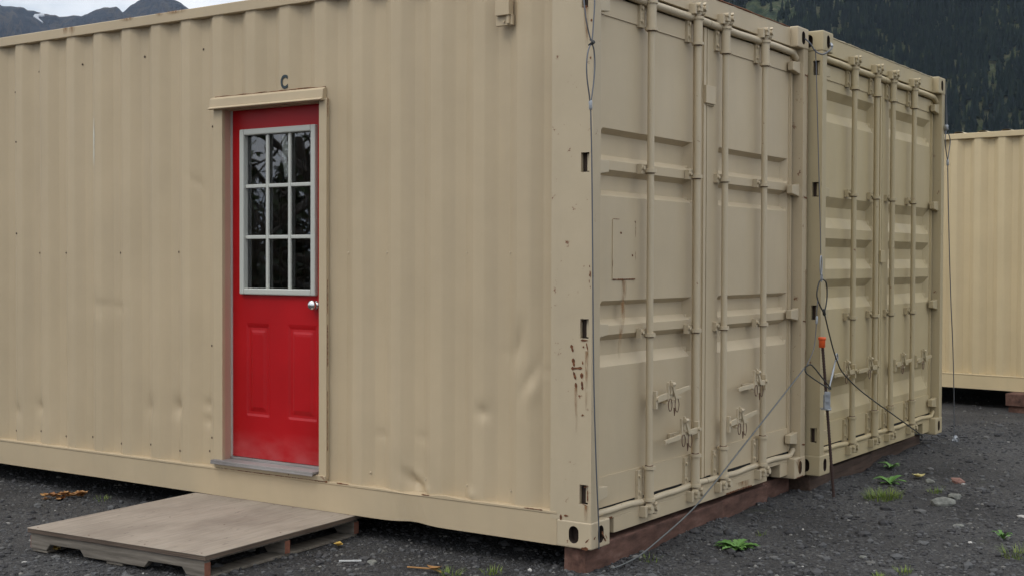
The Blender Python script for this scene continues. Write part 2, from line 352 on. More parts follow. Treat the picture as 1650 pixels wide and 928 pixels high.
# ------------------------------------------------------------------ far hills, forest
CAM = np.array([-4.839, -2.882, 1.244])
def polar(az, r): return CAM[0]+r*np.sin(az), CAM[1]+r*np.cos(az)
def hill_h(az, r):
    e = .60*(r-880)+60*fbm(az*40, r/160., 1, 4, 21)
    h = np.maximum(e, 0)*np.clip(1.15-(r-880)/2600., .4, 1.2)
    return h-6
def forest_hill():
    az = np.radians(np.linspace(40, 110, 200)); r = np.linspace(820, 2600, 150)
    A, Rr = np.meshgrid(az, r, indexing='ij'); H = hill_h(A, Rr)*np.clip((np.degrees(A)-40)/16, 0, 1)**.7 if True else 0
    x, y = polar(A, Rr); V = np.stack([x, y, H], -1).reshape(-1, 3); i = np.arange(A.size).reshape(A.shape)
    F = np.stack([i[:-1, :-1], i[1:, :-1], i[1:, 1:], i[:-1, 1:]], -1).reshape(-1, 4)
    m, nt, b = mat('alpine_brush', (.05, .07, .03), .95, 0, .1)
    c = ramp(nt, noise(nt, .03, 10, rough=.8), [(.40, (.010, .018, .013)), (.49, (.036, .048, .022)), (.56, (.075, .072, .04)), (.64, (.02, .034, .017))])
    nt.links.new(c, b.inputs['Base Color']); bump(nt, b, noise(nt, .15, 6), 1, 4)
    raw('hillside', V, F, m, smooth=True, kind='structure')
    # conifers
    n = 34000; A = np.radians(np.random.uniform(57, 88, n)); Rr = np.sqrt(np.random.uniform(900**2, 1750**2, n))
    x, y = polar(A, Rr); h0 = hill_h(A, Rr)*np.clip((np.degrees(A)-40)/16, 0, 1)**.7
    el = h0/Rr
    dens = .5+1.5*fbm(x, y, 1/95., 3, 5)-np.clip((el-.152-.0065*(np.degrees(A)-67))/.02, 0, 1)*.75
    keep = (dens > -.30+.25*np.random.rand(n)) & (h0 > 0)
    x, y, h0 = x[keep], y[keep], h0[keep]; n = len(x); ht = np.random.uniform(7, 17, n)*np.where(np.random.rand(n) < .12, 1.2, 1)
    seg, tiers = 7, 4; Vs = []; Fs = []; base = 0
    ang = np.arange(seg)*2*math.pi/seg
    for t in range(tiers):
        zb = ht*(.05+.72*t/tiers); zt = ht*min(1, (.05+.72*t/tiers)+.42); rr = ht*.17*(1-t/tiers*.78)
        a = ang[None]+np.random.rand(n, 1)*6; rad = rr[:, None]*(1+.55*(np.random.rand(n, seg)-.5))
        rx = x[:, None]+rad*np.cos(a); ry = y[:, None]+rad*np.sin(a); rz = h0[:, None]+zb[:, None]+ht[:, None]*.06*(np.random.rand(n, seg)-.5)
        top = np.stack([x+np.random.randn(n)*.15, y+np.random.randn(n)*.15, h0+zt], -1)[:, None]
        V = np.concatenate([np.stack([rx, ry, rz], -1), top], 1).reshape(-1, 3)
        off = base+np.arange(n)[:, None, None]*(seg+1)
        F = np.array([[k, (k+1) % seg, seg] for k in range(seg)])[None]+off
        Vs.append(V); Fs.append(F.reshape(-1, 3)); base += len(V)
    m, nt, b = mat('far_spruce', (.02, .035, .02), .9, 0, .1)
    c = ramp(nt, noise(nt, .11, 3), [(.3, (.005, .009, .008)), (.55, (.009, .016, .012)), (.74, (.020, .028, .015))])
    nt.links.new(c, b.inputs['Base Color'])
    raw('forest', np.concatenate(Vs), np.concatenate(Fs), m, kind='stuff', label='dark spruce forest covering the hillside behind the containers', cat='forest')
forest_hill()

def far_mountains():
    # crest elevation (degrees) against azimuth (degrees)
    az_k = [8, 14, 20, 26, 31, 34.1, 34.7, 35.3, 36.1, 36.8, 37.6, 38.0, 38.5, 38.95, 39.2, 39.5, 40.1, 40.8, 41.2, 41.6, 42.3, 44, 47, 52, 60]
    el_k = [8, 10.5, 12.2, 10.4, 10.9, 10.33, 10.22, 10.2, 9.98, 9.97, 10.02, 10.22, 10.4, 10.45, 10.28, 10.55, 10.95, 11.05, 10.95, 10.72, 10.3, 9.6, 8.8, 8.4, 7]
    az = np.linspace(8, 60, 900); r = np.linspace(0, 1, 90); A, T = np.meshgrid(az, r, indexing='ij')
    el = np.interp(A, az_k, el_k)+.12*fbm(A*4, T*0, 1, 4, 2)*np.clip(T*4-2.5, 0, 1)
    dist = 3200+2400*T
    rg = np.clip(1-2.6*np.abs(fbm(A*1.1, T*3.0, 1, 6, 31)), 0, 1); rg2 = np.clip(1-2.4*np.abs(fbm(A*3.1+5, T*6.0, 1, 6, 77)), 0, 1)
    H = np.tan(np.radians(el))*5600*np.power(T, .85)+(170*np.abs(fbm(A*1.6, T*5, 1, 6, 31))*2+90*fbm(A*3.3, T*9, 1, 5, 8))*np.clip((1-T)*2.2, 0, 1)*np.clip(T*5, 0, 1)
    lim = np.tan(np.radians(el))*dist*.985; H = np.where(T < .97, np.minimum(H, lim)-(260*(1-rg)+130*(1-rg2))*np.clip((1-T)*5, 0, 1), H)
    x, y = polar(np.radians(A), dist); V = np.stack([x, y, H-4], -1)
    back = V[:, -1:].copy(); back[..., 0] += 1500*np.sin(np.radians(az))[:, None]; back[..., 1] += 1500*np.cos(np.radians(az))[:, None]; back[..., 2] = 0
    V = np.concatenate([V, back], 1); i = np.arange(V.shape[0]*V.shape[1]).reshape(V.shape[:2])
    F = np.stack([i[:-1, :-1], i[1:, :-1], i[1:, 1:], i[:-1, 1:]], -1).reshape(-1, 4)
    m, nt, b = mat('mountain_rock', (.08, .08, .08), .95, 0, .1)
    c = ramp(nt, noise(nt, .009, 10, rough=.78), [(.36, (.012, .020, .028)), (.47, (.036, .040, .046)), (.56, (.10, .083, .058)), (.64, (.05, .055, .028))])
    nt.links.new(c, b.inputs['Base Color']); bump(nt, b, noise(nt, .012, 10, rough=.75), 1, 110)
    raw('mountain', V.reshape(-1, 3), F, m, smooth=True, kind='structure')
    # hooked snow patch in a gully
    pts = [(36.03, 9.62), (35.78, 9.78), (35.68, 9.84), (35.74, 9.93), (35.9, 9.95), (35.98, 9.985), (36.1, 9.96), (36.12, 9.90), (36.0, 9.88), (35.92, 9.89), (35.86, 9.83), (35.93, 9.74), (36.07, 9.63)]
    vs = []
    for a, e in pts:
        d = 4900; X, Y = polar(R(a), d); vs.append((X, Y, CAM[2]+math.tan(R(e))*d))
    n = len(vs); vs2 = [(v[0]+25*math.sin(R(36)), v[1]+25*math.cos(R(36)), v[2]) for v in vs]
    mb = MB().add(vs+vs2, [tuple(range(n)), tuple(range(2*n-1, n-1, -1))]+[(i, (i+1) % n, (i+1) % n+n, i+n) for i in range(n)])
    mb.build('snow_patch', mat('snow', (.8, .82, .85), .8)[0], kind='structure')
far_mountains()

# ------------------------------------------------------------------ container parts
H = 2.591; WD = 2.438; LEN = 6.058; YD = .065
def casting_mesh():
    def prim(x, y, z, name):
        bm = bmesh.new(); bmesh.ops.create_cube(bm, size=1); bmesh.ops.scale(bm, vec=(x, y, z), verts=bm.verts)
        me = bpy.data.meshes.new(name); bm.to_mesh(me); bm.free(); return me
    o = bpy.data.objects.new('c', prim(.162, .178, .118, 'c')); COL.objects.link(o)
    bv = o.modifiers.new('b', 'BEVEL'); bv.width = .007; bv.segments = 3
    cut = MB()
    def stad(w, h):
        P = []; r = w/2
        for k in range(9): a = math.pi*k/8; P.append((r*math.cos(a), h/2-r+r*math.sin(a)))
        for k in range(9): a = math.pi+math.pi*k/8; P.append((r*math.cos(a), -(h/2-r)+r*math.sin(a)))
        return P
    cut.prism(stad(.05, .076), lambda u, v, w: Vector((u, -.12+w, v)), .075)
    cut.prism(stad(.05, .076), lambda u, v, w: Vector((u, .045+w, v)), .075)
    cut.prism(stad(.05, .076), lambda u, v, w: Vector((-.12+w, u, v)), .075)
    cut.prism(stad(.05, .076), lambda u, v, w: Vector((.045+w, u, v)), .075)
    co = cut.build('cut', M_TAN); bo = o.modifiers.new('x', 'BOOLEAN'); bo.object = co; bo.operation = 'DIFFERENCE'; bo.solver = 'EXACT'
    bpy.context.view_layer.update(); dg = bpy.context.evaluated_depsgraph_get()
    me = bpy.data.meshes.new_from_object(o.evaluated_get(dg)); me.materials.clear()
    bpy.data.objects.remove(o); bpy.data.objects.remove(co)
    for p in me.polygons:
        c = p.center
        if abs(c.x) < .0775 and abs(c.y) < .0855 and abs(c.z) < .056: p.material_index = 1  # faces inside the holes take the painted shade colour
    return me
CAST = casting_mesh()

def edge_pat(parent, mt, pts, r=.006):      # rough irregular weld bead or rust lip
    mb = MB(); P = spline(pts, 6); rs = [r*(.6+.8*random.random()) for _ in P]; mb.tube(P, rs, 5); return mb

def trough_sheet(mb, x0, x1, z0, z1, y, troughs, D=.036, ins=.012, sl=.03):
    xs = sorted({x0, x0+ins, x0+ins+sl/2, x0+ins+sl, x1-ins-sl, x1-ins-sl/2, x1-ins, x1} | {x0+(x1-x0)*k/10 for k in range(2, 9)})
    zs = {z0, z1}
    for a, a2, b_, b2 in troughs: zs |= {a, (a+a2)/2, a2, b_, (b_+b2)/2, b2}
    zs = sorted(zs); V = []; F = []
    def d(x, z):
        fx = min(max((x-x0-ins)/sl, 0), 1, max((x1-ins-x)/sl, 0)); fz = 0
        for a, a2, b_, b2 in troughs:        # a > a2 > b > b2 heights, top to bottom
            if b2 <= z <= a: fz = min((a-z)/(a-a2), 1, (z-b2)/(b_-b2))
        return D*min(fx, max(fz, 0))
    for x in xs:
        for z in zs: V.append((x, y+d(x, z), z))
    n = len(zs)
    for i in range(len(xs)-1):
        for j in range(n-1): F.append((i*n+j, (i+1)*n+j, (i+1)*n+j+1, i*n+j+1))
    mb.add(V, F)

def stain(parent, a, b, w, name='rust_streak', axis='x', off=-.002, bend=0):
    """flat streak on a vertical plane from a (top) to b (bottom) (2D), w width; plane given by axis"""
    n = 6; V = []; uv = []
    for i in range(n+1):
        t = i/n; u = a[0]+(b[0]-a[0])*t+bend*math.sin(t*6); z = a[1]+(b[1]-a[1])*t; ww = w*(1-.4*t)
        for s in (-.5, .5):
            V.append((off, u+s*ww, z) if axis == 'x' else (u+s*ww, off, z)); uv.append((s+.5, 1-t))
    F = [(2*i, 2*i+1, 2*i+3, 2*i+2) for i in range(n)]
    me = bpy.data.meshes.new(name); me.from_pydata(V, [], F); ul = me.uv_layers.new(name='uv')
    for lp in me.loops: ul.data[lp.index].uv = uv[lp.vertex_index]
    me.materials.append(M_STAIN); o = bpy.data.objects.new(name, me); COL.objects.link(o); o.parent = parent
    return o
def rustspots(parent, spots, axis='x', off=-.0025, name='rust_mark'):
    """each spot: polyline in plane coords plus width; ragged flat patches of rust, one raised mesh per spot"""
    for pts, w in spots:
        mb = MB(); N = max(3, int(sum(math.dist(pts[i], pts[i+1]) for i in range(len(pts)-1))/.007)); L = []
        for i in range(N+1):
            t = i/N*(len(pts)-1); k = min(int(t), len(pts)-2); q = t-k
            u = pts[k][0]*(1-q)+pts[k+1][0]*q; v = pts[k][1]*(1-q)+pts[k+1][1]*q
            dx = pts[k+1][0]-pts[k][0]; dy = pts[k+1][1]-pts[k][1]; l = math.hypot(dx, dy) or 1
            ww = w*(.45+.8*random.random())*(.35 if i in (0, N) else 1)
            L.append(((u-dy/l*ww/2, v+dx/l*ww/2), (u+dy/l*ww/2, v-dx/l*ww/2)))
        V = []
        for A, B in L:
            for q in (A, B): V.append((off, q[0], q[1]) if axis == 'x' else (q[0], off, q[1]))
        mb.add(V, [(2*i, 2*i+1, 2*i+3, 2*i+2) for i in range(len(L)-1)])
        mb.build(name, M_RUST, parent)

M_PIN = mat('stained_pin', (.13, .075, .045), .7)[0]
def lock_bar(root, x, mt, yb=.025, handle=None, hz=.6):
    b = MB(); b.cyl((x, yb, .10), (x, yb, 2.475), .0165, 16)
    o = b.build('lock_bar', mt, root)
    for z0, z1 in ((.135, .285), (2.32, 2.445)):           # sleeve housings
        g = MB(); g.cyl((x, yb, z0), (x, yb, z1), .0235, 16)
        for zz in (z0, z1): g.cyl((x, yb, zz-.007), (x, yb, zz+.007), .0300, 16)
        g.box(x-.058, x-.012, YD-.014, YD+.004, z0+.005, z1-.01)
        for q in (.25, .75):
            g.cyl((x-.045, YD-.022, z0+(z1-z0)*q), (x-.045, YD-.010, z0+(z1-z0)*q), .008, 8)
        g.build('bar_sleeve', mt, o)
        for zz in (z0-.0095, z1+.0095):
            g = MB(); g.tube([(x+.0175*math.cos(a), yb+.0175*math.sin(a), zz+.0015*math.sin(3*a)) for a in np.linspace(0, 6.283, 15)[:-1]], .0026, 5, closed=True); g.build('rust_ring', M_PIN, o)
    for zz in (1.665, .905):
        g = MB(); g.cyl((x, yb, zz-.009), (x, yb, zz+.009), .0275, 16); g.box(x-.05, x+.002, YD-.02, YD+.004, zz-.015, zz+.03)
        g.cyl((x-.038, YD-.03, zz+.012), (x-.038, YD-.015, zz+.012), .009, 8)
        g.build('bar_bracket', mt, o)
        g = MB(); g.tube([(x+.0175*math.cos(a), yb+.0175*math.sin(a), zz-.0115) for a in np.linspace(0, 6.283, 15)[:-1]], .0026, 5, closed=True); g.build('rust_ring', M_PIN, o)
    for top in (0, 1):                                       # cams and keepers
        g = MB(); z = 2.485 if top else .085; s = 1 if top else -1
        g.cyl((x, yb, z-.02*s), (x, yb, z+.016*s), .020, 12)
        g.box(x-.03, x+.012, yb-.024, yb+.018, z-.010, z+.016)
        g.tube([(x+.010, yb+.01, z-.012), (x+.034, yb-.018, z-.012), (x+.042, yb-.022, z+.014), (x+.020, yb-.026, z+.034)], .010, 6)
        g.cyl((x+.032, yb-.034, z+.012), (x+.032, yb+.0, z+.012), .016, 9)
        g.cyl((x-.022, yb-.030, z+.02), (x-.022, yb-.0, z+.02), .013, 9)
        g.build('bar_cam', mt, o, bevel=.002)
        k = MB(); k.box(x-.055, x-.034, yb-.014, YD, z-.026, z+.026); k.box(x+.05, x+.066, yb-.006, YD, z-.020, z+.020)
        k.box(x-.034, x+.05, YD-.035, YD-.012, z-.022, z-.006)
        k.build('cam_keeper', mt, o, bevel=.003)
    if handle:
        s, z0, tip, cx, drop = handle                        # direction, hub height, tip rise, catch distance, cord?
        g = MB(); yh = yb-.022
        g.box(x+(.012 if s > 0 else -.030), x+(.030 if s > 0 else -.012), yh-.008, yh+.016, z0-.042, z0+.042)
        g.cyl((x+s*.021, yh-.018, z0+.005), (x+s*.021, yh, z0+.005), .010, 8)
        M = Matrix.Translation((x+s*.03, yh, z0)) @ Matrix.Rotation(-s*tip, 4, 'Y')
        pts = [(0, .014), (s*.13, .016), (s*.145, .012), (s*.34, .009), (s*.34, -.010), (s*.145, -.014), (s*.13, -.016), (0, -.014)]
        g.prism(pts, lambda u, v, w: M @ Vector((u, w-.006, v)), .011)
        g.build('lock_handle', mt, o, bevel=.0015)
        c = MB(); xc = x+s*cx; zc = z0+.012
        c.box(xc-.045, xc+.05, YD-.010, YD+.004, zc-.045, zc-.015)
        c.box(xc-.010, xc+.006, yh+.012, YD-.006, zc-.040, zc-.024)
        c.box(xc-.038, xc-.026, yh-.010, yh+.002, zc-.03, zc+.062); c.box(xc-.018, xc-.004, yh-.014, yh-.004, zc+.004, zc+.07)
        c.box(xc-.05, xc+.045, yh-.008, yh+.014, zc-.040, zc-.030)
        c.cyl((xc-.026, yh-.02, zc+.052), (xc+.002, yh-.02, zc+.052), .010, 8)
        c.prism([(-.018, .05), (.0, .046), (.04, -.006), (.075, -.012), (.075, -.022), (.02, -.02)], lambda u, v, w: Vector((xc+u, yh-.012-w, zc+v)), .008)
        c.build('handle_catch', mt, o, bevel=.0015)
        rg = MB(); rg.tube([(xc-.025+.018*math.sin(a), yh-.012, zc-.045+.03*math.cos(a)) for a in np.linspace(.3, 6, 12)], .0025, 5)
        if drop:
            rg.tube(spline([(xc+.05, yh-.012, zc-.012), (xc+.062, yh-.014, zc-.05), (xc+.045, yh-.014, zc-.085), (xc+.022, yh-.014, zc-.06), (xc+.03, yh-.012, zc-.02)], 5), .0022, 5)
            rg.cyl((xc+.018, yh-.014, zc-.062), (xc+.014, yh-.014, zc-.10), .0065, 6, .002)
        rg.build('catch_pin', M_PIN, o)
    return o

def hinge(root, door, x, z, s, mt):
    g = MB()
    g.prism([(-.115, .026), (-.05, .030), (-.012, .036), (.0, .030), (.0, -.030), (-.012, -.036), (-.05, -.030), (-.115, -.022)], lambda u, v, w: Vector((x+s*u, .022+w, z+v)), .034)
    g.cyl((x+s*.008, .024, z-.045), (x+s*.008, .024, z+.045), .013, 10)
    return g.build('hinge', mt, door, bevel=.003)

def container(root, kind, MP, MW, MD, MBAR, notch, dents, opening, troughs, handles, hz):
    """local frame: x across, y along, z up; doors on the y=0 end"""
    # corner posts at the door end (J section with hinge cut-outs), plain posts at the far end
    slots = (.238, .955, 1.67, 2.375)
    for side in (0, 1):
        p = MB(); s = 1 if side == 0 else -1; X0 = 0 if side == 0 else WD
        def bx(a, b, y0, y1, z0, z1): p.box(min(X0+s*a, X0+s*b), max(X0+s*a, X0+s*b), y0, y1, z0, z1)
        e = .003
        bx(e, .07, .004, .020, .118, H-.118)                 # front face strip
        z = .118
        for c in slots:                                      # side face with cut-outs
            bx(e, .011, .020, .062, z, c-.042); z = c+.042
        bx(e, .011, .020, .062, z, H-.118)
        bx(e, .022, .062, .212, .118, H-.118)
        bx(.058, .070, .020, .13, .118, H-.118); bx(.022, .058, .112, .13, .118, H-.118)
        p.build('corner_post', MW, root)
        for c in slots:
            r_ = MB(); r_.box(min(X0+s*.022, X0+s*.058), max(X0+s*.022, X0+s*.058), .0235, .041, c-.037, c+.037)
            r_.build('hinge_lug', MBAR, root)
            r_ = MB(); r_.box(min(X0+s*.024, X0+s*.050), max(X0+s*.024, X0+s*.050), .0425, .0605, c-.048, c+.048); r_.build('recess_shade', M_CAV_SHADE, root)  # dark box added as painted shade behind the hinge slot
    for X0 in (0, WD):
        p = MB(); a, b_ = (.003, .16) if X0 == 0 else (WD-.16, WD-.003); p.box(a, b_, LEN-.17, LEN-.004, .118, H-.118); p.build('corner_post', MP, root, bevel=.006)
    for X0 in (.081, WD-.081):
        for Y0 in (.089, LEN-.089):
            for Z0 in (.059, H-.059):
                o = bpy.data.objects.new('corner_casting', CAST); COL.objects.link(o); o.parent = root; o.location = (X0, Y0, Z0)
    # side walls
    pitch = .2428; ph = 4.044
    def prof(y):
        u = (ph-y) % pitch
        if u < .064: return .0
        if u < .122: return (u-.064)/.058
        if u < .184: return 1.
        return max(0, 1-(u-.184)/.0588)
    ys = set(np.round(np.arange(.212, LEN-.17, .0140), 5))
    k = -30
    while k < 60:
        for q in (0, .064, .122, .184):
            yy = round(ph-k*pitch-q, 5)
            if .212 < yy < LEN-.17: ys.add(yy)
        k += 1
    ys |= {.212, LEN-.17}
    if opening: ys |= {opening[0], opening[1]}
    ys = np.array(sorted(ys)); zs = set(np.round(np.arange(.145, 2.532, .0217), 5)) | {.145, 2.532}
    if opening: zs |= {opening[2], opening[3]}
    zs = np.array(sorted(zs)); Yg, Zg = np.meshgrid(ys, zs, indexing='ij')
    DEP = .046 if kind == 'C' else .031
    P = np.vectorize(prof)(Yg)*DEP+.013
    P = P+.004*fbm(Yg, Zg, 1.4, 3, 14)
    for (cy, cz, a, ry, rz, an) in dents:
        c, s_ = math.cos(an), math.sin(an); u = ((Yg-cy)*c+(Zg-cz)*s_)/ry; v = (-(Yg-cy)*s_+(Zg-cz)*c)/rz
        P = P+a*np.exp(-1.5*(u*u+v*v)**.72)
    V = np.stack([P, Yg, Zg], -1).reshape(-1, 3); i = np.arange(P.size).reshape(P.shape)
    F = np.stack([i[:-1, :-1], i[:-1, 1:], i[1:, 1:], i[1:, :-1]], -1)
    if opening:
        cy = (Yg[:-1, :-1]+Yg[1:, 1:])/2; cz = (Zg[:-1, :-1]+Zg[1:, 1:])/2
        kk = ~((cy > opening[0]) & (cy < opening[1]) & (cz > opening[2]) & (cz < opening[3])); F = F[kk]
    F = F.reshape(-1, 4); o = raw('side_wall', V, F, MP, root, smooth=True)
    if kind == 'C': md = o.modifiers.new('e', 'EDGE_SPLIT'); md.split_angle = R(24)
    V2 = V.copy(); V2[:, 0] = WD-(np.vectorize(prof)(Yg)*.034+.013).reshape(-1)
    F2 = np.stack([i[:-1, :-1], i[:-1, 1:], i[1:, 1:], i[1:, :-1]], -1).reshape(-1, 4)
    raw('side_wall', V2, F2, MP, root)
    # rails
    for X0, s in ((0, 1), (WD, -1)):
        yy = np.arange(.178, LEN-.178+.01, .055); b = MB(); V = []; n = 0
        for q, y in enumerate(yy):
            wob = 0
            if kind == 'A' and X0 == 0:
                wob = -.008*math.exp(-((y-1.00)/.10)**2)+.007*math.exp(-((y-.80)/.06)**2)
            lo = .004*float(fbm(y, 3, 1.5, 2, 5))+(.010*math.exp(-((y-.98)/.09)**2) if kind == 'A' and X0 == 0 else 0)
            sec = [(.004+(-wob if wob < 0 else 0), .002+lo), (.004, .136), (.001, .140), (.001, .148+wob), (.014, .150+wob), (.05, .150), (.05, .010), (.03, .006+lo)]
            V += [(X0+s*a, y, z) for a, z in sec]; n = len(sec)
        Fb = [(i_*n+k_, i_*n+(k_+1) % n, (i_+1)*n+(k_+1) % n, (i_+1)*n+k_) for i_ in range(len(yy)-1) for k_ in range(n)]
        b.add(V, Fb); b.build('bottom_rail', MP, root)
        b = MB(); b.box(min(X0+s*.003, X0+s*.065), max(X0+s*.003, X0+s*.065), .178, LEN-.178, 2.531, H-.004); b.build('top_rail', MP, root, bevel=.004)
    # roof, floor, far end wall
    b = MB(); yv = np.arange(.1, LEN-.1, .03); V = []; zt = .020 if kind == 'C' else -.012
    for y in yv:
        q = (y/.2428) % 1; hh = H-.006+zt*max(0, min(1, (q-.1)/.12, (.62-q)/.12))
        V += [(.03, y, hh), (WD-.03, y, hh)]
    b.add(V, [(2*i_, 2*i_+1, 2*i_+3, 2*i_+2) for i_ in range(len(yv)-1)]); b.build('roof', MP, root)
    b = MB(); b.box(.05, WD-.05, .07, LEN-.05, .12, .15)
    for y in np.arange(.4, LEN-.2, .35): b.box(.06, WD-.06, y, y+.05, .02, .12)
    b.build('floor', M_DARK, root)
    b = MB()
    xs = np.arange(.16, WD-.155, .03)
    V = []
    for x in xs:
        V += [(x, LEN-.03-.03*(1 if (x/.25) % 1 < .5 else 0), .118), (x, LEN-.03-.03*(1 if (x/.25) % 1 < .5 else 0), H-.02)]
    b.add(V, [(2*i_, 2*i_+1, 2*i_+3, 2*i_+2) for i_ in range(len(xs)-1)]); b.box(.16, WD-.16, LEN-.06, LEN-.003, .003, .118); b.build('end_wall', MP, root)
    # door end header and sill
    b = MB(); b.box(.151, WD-.151, .046, .10, 2.478, H-.010); b.box(.07, .151, .048, .10, H-.135, H-.118)
    b.box(WD-.151, WD-.07, .048, .10, H-.135, H-.118); b.build('door_header', MD, root, bevel=.003)
    e_ = MB(); P_ = [(x, .046, H-.008+.003*random.random()) for x in np.arange(.162, WD-.155, .05)]
    e_.tube(P_, [.004*(.5+random.random()) for _ in P_], 5); e_.build('roof_edge', M_RUST if kind == 'A' else MW, root)
    b = MB(); zb = .030; sl, sr = notch
    segs = [(.151, WD-.151, .102, .124)]
    xs_ = [.151]; 
    a0 = sl if sl else .151; a1 = sr[0] if sr else WD-.151
    b.box(.151, WD-.151, .046, .10, .096, .118); b.box(a0, a1, .046, .10, zb-.004, .096)
    if sr: b.box(sr[1], WD-.151, .046, .10, zb-.01, .096)
    b.box(.151, WD-.151, .16, .18, .03, .12)
    b.build('door_sill', MD, root, bevel=.002)
    # doors
    mid = 1.2185
    for s_, (xa, xb) in enumerate(((.080, mid-.004), (mid+.004, WD-.080))):
        fr = MB(); hw = .10; il, ir = (xa+.095, 1.092) if s_ == 0 else (1.372, xb-.045)
        trough_sheet(fr, il, ir, .285, 2.335, YD+.006, troughs)
        fr.box(xa, il, YD, YD+.045, .150, 2.425); fr.box(ir, xb, YD, YD+.045, .150, 2.425)
        fr.box(il, ir, YD, YD+.045, 2.335, 2.425); fr.box(il, ir, YD, YD+.045, .150, .285)
        if s_ == 0: fr.box(xb-.030, xb-.002, YD-.008, YD, .150, 2.425)
        else: fr.box(xa+.004, xa+.016, YD-.006, YD, .150, 2.425); fr.box(xb-.036, xb-.024, YD-.005, YD, .150, 2.425)
        d = fr.build('cargo_door', MD, root)
        g = MB()
        wv = lambda x: .004*math.sin(x*7)+.002*math.sin(x*19)
        for zc in (2.447, .130):
            x0_, x1_ = xa-.004, xb-.002 if s_ == 0 else xb+.006
            P_ = [(x, .048, zc+(wv(x)*.4 if zc > 1 else wv(x))) for x in np.linspace(x0_, x1_, 24)]
            if s_ == 1: P_[-1] = (P_[-1][0]-.004, .046, P_[-1][2]+(-.03 if zc > 1 else .03))
            g = MB(); g.tube(P_, .019 if zc > 1 else .0155, 10); g.build('door_gasket', MBAR if kind == 'A' else MD, d)
        for z in slots:
            hx = WD-.062 if s_ == 1 else .062
            hinge(root, d, hx, z-.012, -1 if s_ == 0 else 1, MBAR)
    g = MB(); g.box(mid-.004, mid+.004, YD+.02, YD+.03, .15, 2.425); g.build('seam_rubber', M_RUBBER, root)
    g = MB(); g.box(mid-.035, mid+.075, YD-.022, YD-.008, 2.045, 2.135) if kind == 'A' else g.box(mid-.045, mid+.045, YD-.022, YD-.008, 1.245, 1.325)
    g.box(mid-.01, mid+.085, YD-.012, YD-.002, 2.037, 2.045) if kind == 'A' else None
    g.build('lock_plate', MD, root, bevel=.002)
    for x, h in handles: lock_bar(root, x, MBAR, handle=h, hz=hz)

# ------------------------------------------------------------------ container A
TA = [(1.838, 1.816, 1.722, 1.695), (1.654, 1.630, 1.564, 1.536), (1.069, 1.047, .986, .957), (.917, .890, .823, .774)]
TB = [(2.278, 2.228, 2.151, 2.086), (1.640, 1.580, 1.517, 1.451), (1.391, 1.340, 1.269, 1.206), (1.146, 1.094, 1.031, .964), (.540, .478, .423, .333)]
cA = empty('shipping_container', (0, 0, 0), label='tan shipping container with a red entry door in its long side', cat='shipping container')
dentsA = [(4.062, .33, .018, .05, .05, 0), (3.851, .36, .020, .05, .045, .5), (2.867, .43, .016, .05, .06, .2), (2.650, .44, .024, .05, .055, .4), (2.41, .47, .012, .05, .03, 0), (2.41, .385, .012, .05, .03, 0),
          (3.261, .985, .008, .06, .02, 0), (3.126, .977, .008, .06, .02, 0), (3.27, .94, .006, .05, .02, 0), (1.00, .195, .026, .028, .075, -.9), (.985, .225, -.010, .03, .06, -.9), (.91, .165, -.012, .03, .02, .6),
          (.40, .86, .020, .03, .12, .22), (.34, .72, .012, .02, .10, .5), (.315, .66, -.012, .02, .07, .3), (.589, .555, .016, .035, .035, .3), (1.20, .40, .008, .05, .018, 0), (.945, .413, .008, .05, .018, 0),
          (2.49, 1.66, .008, .06, .02, .7), (3.34, 1.0, .006, .05, .05, 0), (.655, .17, -.012, .04, .03, 0), (3.6, .6, .006, .12, .2, 0), (1.35, .9, .004, .2, .3, 0), (.46, .83, .005, .06, .015, 0), (.25, .76, .006, .04, .014, 0)]
container(cA, 'A', M_TAN, M_TAN_R, M_DOOR, M_BAR, (.275, (1.985, 2.170)), dentsA, (1.56, 2.30, .185, 2.06), TA,
          [(.565, (1, .600, .10, .17, 1)), (1.047, (-1, .415, -.07, .17, 1)), (1.369, (1, .405, .10, .15, 1)), (1.870, (-1, .590, -.04, .14, 1))], .6)
# details of A
for a, b_ in (((.107, .884), (.097, .853)), ((.097, .825), (.091, .790)), ((.106, .781), (.050, .785)), ((.094, .768), (.083, .735)), ((.083, .72), (.080, .697)), ((.052, .765), (.053, .74)), ((.052, .728), (.048, .690)), ((.046, .88), (.043, .872)), ((.049, .815), (.047, .80)), ((.049, .586), (.046, .578))):
    rustspots(cA, [((a, b_), .014)], off=.0012)
rustspots(cA, [(((.016, 1.228), (.015, 1.218)), .006), (((.013, 1.205), (.011, 1.175)), .005), (((.017, 1.19), (.016, 1.18)), .006), (((.017, 1.165), (.016, 1.152)), .006), (((.012, 1.14), (.011, 1.13)), .004),
               (((.058, .905), (.022, .905)), .008), (((.03, .895), (.022, .86)), .006), (((.156, .140), (.156, .115)), .010), (((.14, .137), (.118, .137)), .010), (((.04, .270), (.016, .276)), .007), (((.02, .26), (.02, .21)), .005),
               (((.045, .197), (.02, .190)), .006), (((.055, 2.335), (.03, 2.335)), .010), (((.045, 2.325), (.04, 2.31)), .008), (((.012, 2.28), (.012, 2.268)), .008), (((.016, 2.12), (.016, 2.11)), .008)], off=.0012)
rustspots(cA, [(((.05, .004), (.015, .006)), .014), (((.01, .05), (.03, .03)), .006)], off=-.0005)
stain(cA, (.028, .86), (.03, .60), .022, off=.0014); stain(cA, (.082, .70), (.078, .50), .02, off=.0014); stain(cA, (.028, .19), (.028, .12), .03, off=.0014)
stain(cA, (.04, 2.33), (.035, 2.15), .03, off=.0014)
